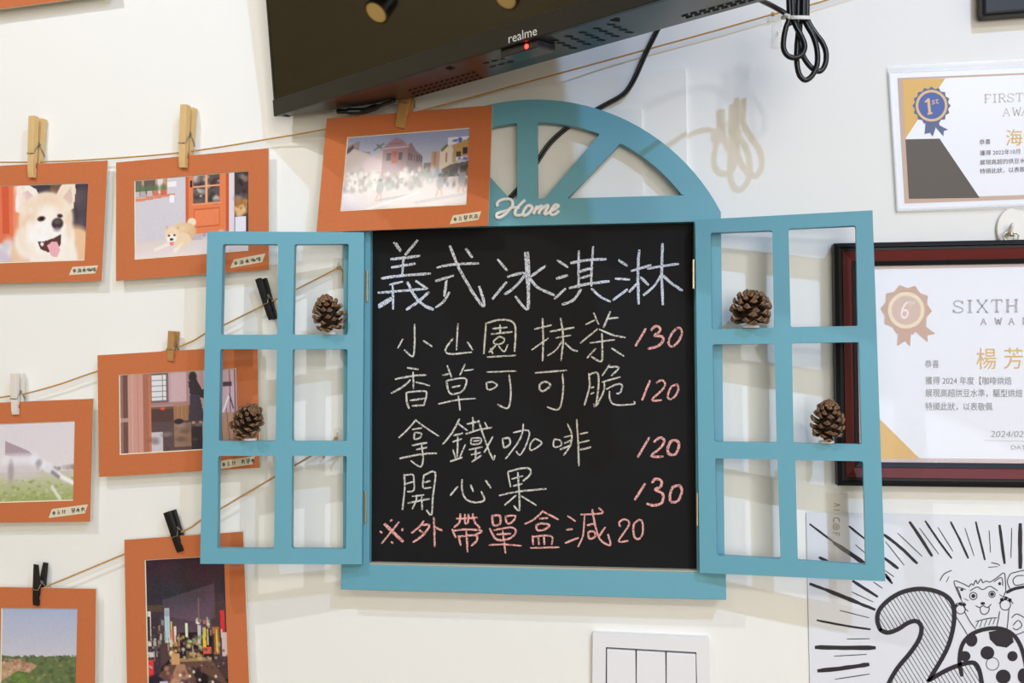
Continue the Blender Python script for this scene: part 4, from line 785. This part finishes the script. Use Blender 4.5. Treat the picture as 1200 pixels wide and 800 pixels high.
SER = {'S': "8,2 6,.5 3,.3 1,1.8 1.5,4 5,5.4 8,7 7.8,9 5,10 2,9.7 .6,8;8,.4 8,3;.6,10 .6,7.4", 'I': "4,0 4,10;2,0 6,0;2,10 6,10", 'X': "1,0 8.6,10;8.4,0 .8,10;0,0 2.6,0;7,0 9.4,0;0,10 2.4,10;7.2,10 9.8,10", 'T': "4.6,0 4.6,10;.4,0 8.8,0;.4,0 .4,2;8.8,0 8.8,2;2.8,10 6.4,10",
       'H': "1.5,0 1.5,10;8.5,0 8.5,10;1.5,5 8.5,5;0,0 3,0;7,0 10,0;0,10 3,10;7,10 10,10", 'A': "4.6,0 .8,10;4.6,0 8.8,10;2.4,6.4 7,6.4;-.4,10 2.2,10;7.2,10 10,10", 'W': "1,0 3.4,10;3.4,10 6,2;6,2 8.6,10;8.6,10 11,0;-.4,0 2.4,0;9.8,0 12.2,0", 'F': "1.5,0 1.5,10;1.5,0 8,0;8,0 8,2;1.5,5 6,5;0,10 3,10;0,0 2,0", 'R': "1.5,0 1.5,10;1.5,0 6,0 8,2 6.5,5 1.5,5;4.5,5 8.5,10;0,10 3,10;0,0 2,0;8,10 9.8,10", 'D': "1.5,0 1.5,10;1.5,0 5.5,.3 8.2,3 8.2,7 5.5,9.7 1.5,10"}
def serif(mb, pl, s, u, v, h, adv, w, off, slope=0.0):       # v = baseline
    for i, ch in enumerate(s):
        if i and s[i - 1] == 'I': u -= adv * .22
        if ch == ' ' or ch not in SER: continue
        if ch == 'I': u -= adv * .17
        for st in SER[ch].split(';'):
            p = [tuple(map(float, e.split(','))) for e in st.split()]
            ww = w * (1.5 if (len(p) == 2 and abs(p[0][0] - p[1][0]) < 3 and abs(p[0][1] - p[1][1]) > 5) else 1)
            ribbon(mb, pl, [(u + i * adv + x * h / 10, v - h + y * h / 10 + slope * (i * adv + x * h / 10)) for x, y in p], ww, off, sub=3, cap=False)
fa = thing('laminated_award', 'laminated white award sheet with a blue first-place rosette, top right', 'certificate', W(1130, 248, .001))
pl = wall(.0035)
v, f = pxprism(pl, [[(1042, 83), (1320, 70), (1326, 236), (1052, 247)]], 0, .0006); obj('paper_sheet', v, f, M_PAPER, fa)
mb = MB(); q = [(1051.5, 91.5), (1310, 81), (1316, 229), (1060, 238.5)]; q2 = [(1058, 93.5), (1304, 83), (1310, 225), (1065, 232.5)]
k = len(mb.v); mb.v += [pl.at(x, y, .0002) for x, y in q + q2]; mb.f += [(0, 1, 5, 4), (1, 2, 6, 5), (2, 3, 7, 6), (3, 0, 4, 7)]
mb.build('printed_border', M_TAN, fa, label='printed tan border line')
mb = MB(); flat(mb, pl, [(1058, 93.5), (1107.5, 92), (1061, 162.5)], .0003); mb.build('printed_corner', M_GOLD, fa, label='printed gold corner triangle')
mb = MB(); flat(mb, pl, [(1061, 163.3), (1101, 162.4), (1148, 231.8), (1065, 233)], .0003); mb.build('printed_panel', mat('bronze_foil', (84, 74, 66), 0.4, 0.3), fa, label='printed dark bronze panel')
mb = MB(); flat(mb, pl, [(1085, 140), (1099, 140), (1101, 147), (1111, 152), (1106, 153.5), (1105.5, 159.5), (1096.5, 149), (1093, 160), (1090, 155.5), (1083.5, 157)], .0004); flat(mb, pl, star(1091.5, 124, 22.5, 19.8, 16), .0005)
fb = mb.build('rosette', mat('rosette_blue', (98, 108, 146), 0.5, 0.3), fa, label='printed blue rosette with two ribbon tails')
mb = MB(); ringpoly(mb, pl, 1091.5, 124, 15.6, 18.6, .0007); flat(mb, pl, [(1083.2, 119.2), (1087.3, 115.4), (1089.2, 115.4), (1090.8, 131.2), (1092.6, 132.2), (1092.7, 133.6), (1086.6, 134.9), (1086.5, 133.4), (1087.7, 132.2), (1086.3, 119.6), (1083.5, 120.6)], .0008); v, f = text('st', pl, 1091.3, 122.8, 8, .0008, slope=-.15, sx=1.1); mb.add(v, f); mb.build('rosette_gold', mat('rosette_gold', (226, 186, 128), 0.5), fb, label='gold ring and numeral')
mb = MB(); flat(mb, pl, ell(1091.5, 124, 15.8, 15.8), .00062); mb.build('rosette_centre', mat('rosette_mid_blue', (82, 104, 168), 0.5, 0.3), fb, label='brighter blue centre of the rosette')
mb = MB(); serif(mb, pl, 'FIRST', 1153.5, 120.5, 9.5, 10.2, .9, .0003, -.04); serif(mb, pl, 'AWARD', 1175, 136, 9, 11, .8, .0003, -.04); mb.build('printed_heading', mat('heading_grey_gold', (206, 194, 178), 0.5), fa, label='pale serif heading FIRST AWARD')
mb = MB(); v, f = text('海波', pl, 1178, 169.5, 15, .0003, slope=-.04); mb.add(v, f); mb.build('printed_name', M_GOLD, fa, label='gold printed characters')
M_TXT = mat('print_grey', (92, 88, 90), 0.6, 0.2)
mb = MB()
for s, u, vb, h in (('恭喜', 1147.5, 169, 4.8), ('獲得 2022年10月', 1148, 182, 4.8), ('展現高超的烘豆水準', 1148, 193, 4.8), ('特頒此狀，以表敬佩', 1148, 203.2, 4.8)):
    v, f = text(s, pl, u, vb, h, .0003, slope=-.045); mb.add(v, f)
mb.build('printed_text', M_TXT, fa, label='small grey printed lines')
v, f = pxprism(wall(.0046), [rquad([(1040, 77), (1330, 62), (1336, 240), (1050.5, 248.5)], 3), [(1044, 85.5), (1316, 73), (1322, 233), (1054, 244)]], 0, .0003); obj('laminate_film', v, f, M_FILM, fa, label='clear glossy laminate film')

# ------------------------------------------------------------------ framed sixth-place award
ff_ = thing('framed_award', 'award certificate with a bronze rosette in a black and red frame behind the right shutter', 'certificate', W(1130, 574, .012))
XL, XR_ = W(979.6, 420, .018).x, W(979.6, 420, .018).x + .42
zt2, zb2 = W(981, 284.6, .018).z, W(983, 569, .018).z
bands = [(0, .0058, .018, 'frame_black', (20, 20, 24), .3), (.0058, .0090, .0155, 'frame_black', (20, 20, 24), .3), (.0090, .0205, .0135, 'frame_red', (98, 34, 30), .35), (.0205, .0262, .0115, 'frame_black', (20, 20, 24), .3)]
M_FB = mat('frame_black', (20, 20, 24), .45, .3); M_FR = mat('frame_mahogany', (104, 34, 30), .5, .3, var=.12, vscale=40)
def bandmesh(i0, i1, d0, d1, dback=.003):
    v = []; f = []
    for i, d in ((i0, dback), (i0, d0), (i1, d1), (i1, dback)):
        v += [Vector((XL + i, -d, zt2 - i)), Vector((XR_ - i, -d, zt2 - i)), Vector((XR_ - i, -d, zb2 + i)), Vector((XL + i, -d, zb2 + i))]
    for r in range(3):
        for k in range(4): f.append((r * 4 + k, r * 4 + (k + 1) % 4, r * 4 + 4 + (k + 1) % 4, r * 4 + 4 + k))
    return v, f
mb = MB()
for a in ((0, .0052, .0165, .0195), (.0052, .0095, .0150, .0150)): mb.add(*bandmesh(*a))
mb.build('outer_moulding', M_FB, ff_, bevel=.0006)
v, f = bandmesh(.0095, .0208, .0165, .0120); obj('red_moulding', v, f, M_FR, ff_, label='dark red inner band of the frame')
v, f = bandmesh(.0208, .0262, .0135, .0105); obj('inner_moulding', v, f, M_FB, ff_, bevel=.0004)
mb = MB().box((XL + .02, -.0065, zb2 + .02), (XR_ - .02, -.004, zt2 - .02)); mb.build('certificate_sheet', mat('certificate_paper', (241, 242, 249), .5, .3), ff_)
pl = wall(.0066)
I = .0262
mb = MB()
for a, b in (((XL + I, zt2 - I - .0036), (XR_ - I, zt2 - I)), ((XL + I, zb2 + I), (XR_ - I, zb2 + I + .0048)), ((XL + I, zb2 + I), (XL + I + .004, zt2 - I))):
    mb.add([(a[0], -.0068, a[1]), (b[0], -.0068, a[1]), (b[0], -.0068, b[1]), (a[0], -.0068, b[1])], [(0, 1, 2, 3)])
mb.build('printed_border', mat('pink_border_print', (214, 190, 188), .5), ff_, label='printed pale pink border')
mb = MB(); flat(mb, pl, [(1010, 470), (1078, 537.6), (1010, 536.8)], .0004); mb.build('printed_corner', M_GOLD, ff_, label='printed gold corner triangle')
M_BZ = mat('bronze_print', (206, 166, 144), .5, .3)
mb = MB(); flat(mb, pl, [(1053, 385), (1067.5, 388), (1066.5, 406), (1060.5, 399.5), (1051, 405.5)], .0003); flat(mb, pl, [(1071, 387), (1083, 381), (1096, 391), (1086.5, 393), (1087.5, 401)], .00035); flat(mb, pl, star(1061.8, 363, 30.2, 25.5, 10, .05), .0005)
fb = mb.build('rosette', M_BZ, ff_, label='printed bronze rosette with two ribbon tails')
mb = MB(); ringpoly(mb, pl, 1061.8, 363.5, 17, 21.5, .0007); mb.build('rosette_ring', mat('ring_cream', (240, 220, 188), .5), fb, label='cream ring')
mb = MB(); v, f = text('6', pl, 1053.5, 374, 21, .0008, slope=-.1, sx=.8, shear=.1); mb.add(v, f); v, f = text('TH', pl, 1063.5, 359.5, 6, .0008, slope=-.25, sx=.8); mb.add(v, f); mb.build('rosette_numeral', mat('numeral_white', (240, 232, 228), .5), fb, label='pale numeral 6th')
mb = MB(); flat(mb, pl, ell(1061.8, 363.5, 17, 17), .0006); mb.build('rosette_centre', mat('bronze_pale', (216, 182, 168), .5), fb, label='paler bronze centre')
mb = MB(); serif(mb, pl, 'SIXTH', 1116.5, 366.3, 14.2, 17.2, 1.7, .0003, -.012); mb.build('printed_heading', mat('heading_grey', (170, 172, 178), .4), ff_, label='grey serif heading SIXTH')
mb = MB(); serif(mb, pl, 'AWARD', 1149, 380.3, 7.2, 16.4, 1.3, .0003, -.012); mb.build('printed_subheading', mat('heading_grey', (170, 172, 178), .4), ff_, label='small serif word AWARD')
v, f = text('楊 芳', pl, 1143.5, 430.5, 19.5, .0003, slope=-.01, sx=.92); obj('printed_name', v, f, M_GOLD, ff_, label='gold printed characters')
mb = MB()
for s, u, vb, h in (('恭喜', 1083.5, 430, 7), ('獲得 2024 年度【咖啡烘焙', 1084, 449.5, 7.2), ('展現高超烘豆水準，驅型烘焙', 1084, 464, 7.2), ('特頒此狀，以表敬佩', 1084, 479.8, 7.2)):
    v, f = text(s, pl, u, vb, h, .0003, slope=.004, sx=.88); mb.add(v, f)
mb.build('printed_text', mat('print_mid_grey', (122, 120, 126), .6), ff_, label='small grey printed lines')
mb = MB(); v, f = text('2024/02', pl, 1160, 512, 7.5, .0003, sx=1.15, shear=.15); mb.add(v, f); v, f = text('DATE', pl, 1184, 526.5, 5, .0003, sx=1.3); mb.add(v, f); ribbon(mb, pl, [(1152, 515.8), (1230, 517.5)], .5, .0003, sub=1)
mb.build('printed_date', mat('print_pale_grey', (160, 158, 164), .6), ff_, label='pale printed date')
v, f = prism([[(XL + .025, -.0102, zb2 + .025), (XR_ - .025, -.0102, zb2 + .025), (XR_ - .025, -.0102, zt2 - .025), (XL + .025, -.0102, zt2 - .025)]], NF, .0015)
obj('glass_pane', v, f, glass_mat('frame_glass', (236, 238, 242), .05, .02), ff_)

# hook above it
hk = thing('picture_hook', 'white oval hook with a brass ring above the framed award', 'hook', W(1186, 282, 0))
v, f = pxprism(wall(.005), [ell(1186, 268, 17.5, 24)], 0, .005); obj('hook_base', v, f, mat('hook_white', (236, 232, 224), .45), hk, bevel=.002, seg=3)
mb = MB().add(*tube(spline([W(1187, 262, .005), W(1186, 267, .012), W(1185, 273, .013), W(1186.5, 263, .017)], 4), .0016, 8)); mb.build('hook_prong', mat('hook_white', (236, 232, 224), .45), hk, smooth=True)
mb = MB().add(*tube([W(1184.5 + 9 * math.cos(a), 277 + 5.5 * math.sin(a), .0125 + .002 * math.sin(a)) for a in [i * math.pi / 12 for i in range(24)]], .0010, 6, True)); mb.add(*tube([W(1182, 274, .0135), W(1188, 275, .0135)], .0022, 8))
mb.build('brass_ring', M_BRASS, hk, smooth=True, label='small brass hanging ring')

# black picture frame cut off at the top right
bf = thing('framed_picture', 'corner of a black picture frame at the top right edge', 'picture frame', W(1175, 18, .01))
pl = wall(.022)
v, f = pxprism(pl, [[(1150.6, -170), (1360, -180), (1364, 2), (1151.8, 18.5)], [(1172, -150), (1340, -158), (1343, -17), (1173, -6)]], 0, .02); obj('frame_moulding', v, f, M_FB, bf, bevel=.004, seg=3)
v, f = pxprism(wall(.008), [[(1165, -156), (1350, -164), (1352, -8), (1166, 4)]], 0, .003); obj('backing_sheet', v, f, M_PAPER, bf)

# ------------------------------------------------------------------ ink drawing poster
po = thing('ink_drawing', 'white sheet with a black ink drawing of a large 20, a cat and radiating strokes', 'drawing', W(1080, 800, .001))
pl = wall(.0022)
v, f = pxprism(pl, [[(944.8, 600), (1330, 607), (1345, 905), (951.5, 905)]], 0, .0008); obj('paper_sheet', v, f, mat('drawing_paper', (226, 227, 234), .6, .3), po)
def zz(x, y): return (920 + x / 3.333, 560 + y / 3.333)
def strokes(mb, s, w, off, rnd=None, taper=None, sub=4):
    for st in s.replace('\n', '').split(';'):
        q = [zz(*map(float, a.split(','))) for a in st.split()]
        if len(q) > 1: ribbon(mb, pl, q, w * (1.5 if 5 < w < 12 else 1.25) / 3.333, off, sub=sub, jitter=.12 if rnd else 0, rnd=rnd, taper=taper)
M_MARK = mat('marker_black', (42, 38, 46), .5, .3)
rn = random.Random(2); mb = MB()
strokes(mb, "97,180 190,250;250,188 312,238;647,172 682,240 715,312;745,172 780,318;125,555 230,575 332,590;548,168 600,245 650,312", 5.5, .0002, rn)
strokes(mb, "190,252 310,332;387,222 450,270 515,332;487,172 530,235 573,303;838,185 857,332;385,310 440,352;265,402 360,462;135,310 165,325;98,413 160,436;285,487 350,513", 8, .0002, rn)
strokes(mb, "160,436 285,487;918,180 918,350;120,660 230,662 350,662;130,752 240,740 325,727;195,255 312,334", 11, .0003, rn)
strokes(mb, "395,385 418,410;392,375 412,400;960,175 966,340;1010,185 1030,330;1060,200 1090,330", 6, .0003, rn)
strokes(mb, "275,260 312,292;392,248 465,340;440,215 535,305;525,195 600,297;597,192 655,285;702,195 738,303;797,205 802,290;885,195 882,310;262,445 343,483;215,517 328,545;242,628 330,627;192,695 318,688;195,785 330,765;345,405 380,430;390,360 425,385", 2.8, .0002, rn)
mb.build('radiating_strokes', M_MARK, po)
two = [(372, 592), (360, 555), (368, 515), (405, 475), (460, 444), (530, 432), (600, 445), (645, 475), (660, 520), (655, 590), (628, 675), (560, 790), (640, 745), (720, 720), (752, 735), (768, 800), (772, 860), (380, 860), (405, 800), (440, 740), (490, 680), (525, 625), (532, 580), (512, 558), (480, 565), (440, 590), (400, 603)]
def inside(p, poly):
    x, y = p; c = False; n = len(poly)
    for i in range(n):
        x0, y0 = poly[i]; x1, y1 = poly[(i + 1) % n]
        if (y0 > y) != (y1 > y) and x < (x1 - x0) * (y - y0) / (y1 - y0) + x0: c = not c
    return c
mb = MB()
for o in range(-400, 1100, 17):
    run = []
    for t in range(0, 420):
        p = (o + t * 1.0 * .62 + 100, 430 + t)
        if inside(p, two): run.append(p)
        elif run:
            if len(run) > 14: ribbon(mb, pl, [zz(*run[0]), zz(*run[-1])], .85, .0002, sub=1, cap=False)
            run = []
    if len(run) > 14: ribbon(mb, pl, [zz(*run[0]), zz(*run[-1])], .85, .0002, sub=1, cap=False)
strokes(mb, "372,592 360,555 368,515 405,475 460,444 530,432 600,445 645,475 660,520 655,590 628,675 560,790;372,592 400,603 440,590 480,565 512,558 532,580 525,625 490,680 440,740 405,800 385,860;560,790 640,745 720,720 752,735 768,800 772,870", 14, .0004, None)
mb.build('digit_two', M_MARK, po, label='large hatched ink numeral 2')
mb = MB()
strokes(mb, "690,770 681,715 690,655 720,615 770,592 830,586 880,603 915,645 938,720 945,800 930,880", 13, .0004)
for e in ((728, 632, 23, 26), (790, 682, 27, 26), (888, 695, 20, 20), (702, 695, 22, 20), (852, 775, 29, 28), (930, 772, 22, 30)): flat(mb, pl, [zz(x, y) for x, y in ell(*e)], .0003)
flat(mb, pl, [zz(x, y) for x, y in ((795, 600), (840, 592), (885, 610), (893, 640), (865, 662), (825, 655), (800, 630))], .0003)
ringpoly(mb, pl, *zz(810, 725), 7.0, 7.8, .0003, 24)
mb.build('digit_zero', M_MARK, po, label='large spotted ink numeral 0')
mb = MB()
strokes(mb, "690,480 672,440 660,402 690,410 718,424;688,470 678,440 672,425 705,435;718,424 728,412 735,418 745,398 752,412 765,394 772,408 785,402 800,407;800,407 828,388 855,370 860,400 862,440;815,405 845,388 850,420;690,480 700,505 715,520;862,440 850,470 835,490;722,440 750,425 772,435 800,422 830,440;745,498 760,505 773,498 790,505 805,492;762,505 765,525 780,532 795,520 797,504;660,530 690,575 712,612;700,520 722,560 745,590;838,520 832,555 826,582;874,512 870,560 866,592;745,560 790,548 828,545;745,580 755,560;760,582 770,555;778,578 788,552;795,574 805,550;812,570 820,548;882,440 868,405 880,375 905,366 940,358;932,380 905,382 890,398 900,418 935,412;885,545 905,530 935,545;890,575 910,555 925,575 905,592 890,585;880,605 900,612 940,596;605,400 620,375 650,360;630,405 640,385;795,348 830,345;805,330 830,335 838,342;660,500 675,488 690,498 700,485;850,480 865,465 880,478 890,490;700,470 715,478;838,455 850,462", 2.8, .0003)
for e, w in (((735, 460, 16), 1.0), ((808, 453, 14), 1.0), ((685, 512, 20), 1.0), ((860, 495, 22), 1.0)): ringpoly(mb, pl, *zz(e[0], e[1]), (e[2] / 3.333) - w, e[2] / 3.333, .0003, 20)
for e in ((735, 460, 8, 8), (808, 453, 8, 8), (772, 489, 9, 6), (668, 498, 7, 6), (684, 490, 7, 6), (700, 494, 7, 6), (846, 474, 7, 7), (862, 468, 7, 7), (878, 476, 7, 7), (690, 436, 6, 5), (838, 412, 6, 6)): flat(mb, pl, [zz(x, y) for x, y in ell(*e, 12)], .0003)
strokes(mb, "866,446 895,432 935,424", 8, .0003)
mb.build('cat_drawing', M_MARK, po, label='small line-drawn cat with raised paws')
ms = thing('clear_tape', 'strip of clear tape with small brown letters over the drawing corner', 'tape', W(977, 655, .003))
pl3 = wall(.0034)
v, f = pxprism(pl3, [[(968, 577), (994, 577.5), (996.5, 662), (971, 662)]], 0, .0003); obj('tape_strip', v, f, glass_mat('tape_clear', (226, 216, 204), .12, .4), ms)
mb = MB()
for st in "977.5,589.3 984,591.5;977.5,593.6 984,591.5;977.3,597 984,597.3;978.2,602 979,602;981.8,602.4 982.6,602.4;977.3,611.5 976.8,608 980,606 983.4,608 983.6,611.3;977.3,623.8 983.6,624.3;983.4,624.3 983.2,628;980.6,624.1 980.4,627".split(';'):
    ribbon(mb, pl3, [tuple(map(float, e.split(','))) for e in st.split()], .9, .0003, sub=3)
ringpoly(mb, pl3, 979.8, 617, 3.2, 3.9, .0003, 16); ringpoly(mb, pl3, 979.8, 617, 1.0, 1.7, .0003, 12)
mb.build('printed_letters', mat('brown_print', (150, 116, 104), .6), ms, label='small sideways brown lettering')

# ------------------------------------------------------------------ light switch
sw_ = thing('light_switch', 'white wall switch plate with three rockers below the chalkboard', 'light switch', W(762, 870, 0))
pl = wall(.009)
v, f = pxprism(pl, [rquad([(694.5, 741), (831, 747), (833.5, 872), (693.5, 866)], 2), [(710, 758), (816, 764), (818, 853), (709.5, 848)]], 0, .009); obj('switch_plate', v, f, mat('switch_white', (232, 231, 234), .35, .45), sw_, bevel=.0012)
mb = MB(); vv, f = pxprism(wall(.004), [[(708, 756), (818, 762), (820, 856), (707, 850)]], 0, .003); obj('switch_well', vv, f, mat('well_grey', (96, 96, 98), .6), sw_, label='dark recess behind the rockers')
for a, b in ((711.3, 744.6), (746.2, 779.6), (781.2, 815.2)):
    y = lambda x: 760.2 + (x - 711) * .058
    v, f = pxprism(pl, [[(a, y(a)), (b, y(b)), (b + 1.2, y(b) + 86), (a - .2, y(a) + 87)]], .001, .006); obj('rocker', v, f, mat('rocker_white', (234, 232, 236), .35, .45), sw_, bevel=.0007)

# ------------------------------------------------------------------ track lamps to the left of the room, mirrored in the screen
M_LB = mat('lamp_black', (18, 18, 18), .4)
def track_lamp(p, aim, lab, e):
    t = thing('track_lamp', lab, 'lamp', p, 'black track lamps')
    p = Vector(p); dr = (Vector(aim) - p).normalized()
    mb = MB().add(*tube([p - dr * .05, p - dr * .02, p + dr * .05, p + dr * .07], [.030, .044, .049, .052], 18)); mb.build('lamp_head', M_LB, t)
    mb = MB().add(*tube([p + dr * .0705, p + dr * .0735], .042, 18)); mb.build('lamp_lens', mat('lamp_glow', (255, 206, 120), .4, emit=e), t, label='glowing warm lens')
    mb = MB().add(*tube([p - dr * .03, Vector((p.x, p.y, p.z + .12)), Vector((p.x, p.y, ZC))], .012, 8)); mb.build('lamp_stem', M_LB, t)
track_lamp((-2.93, -0.72, 2.635), (-2.5, .1, 1.85), 'black track lamp with a warm lens, mirrored in the television screen near its left side', 5)
track_lamp((-2.70, -1.17, 2.60), (-2.3, -.4, 1.9), 'black track lamp mirrored in the television screen, the dimmer one', 1)
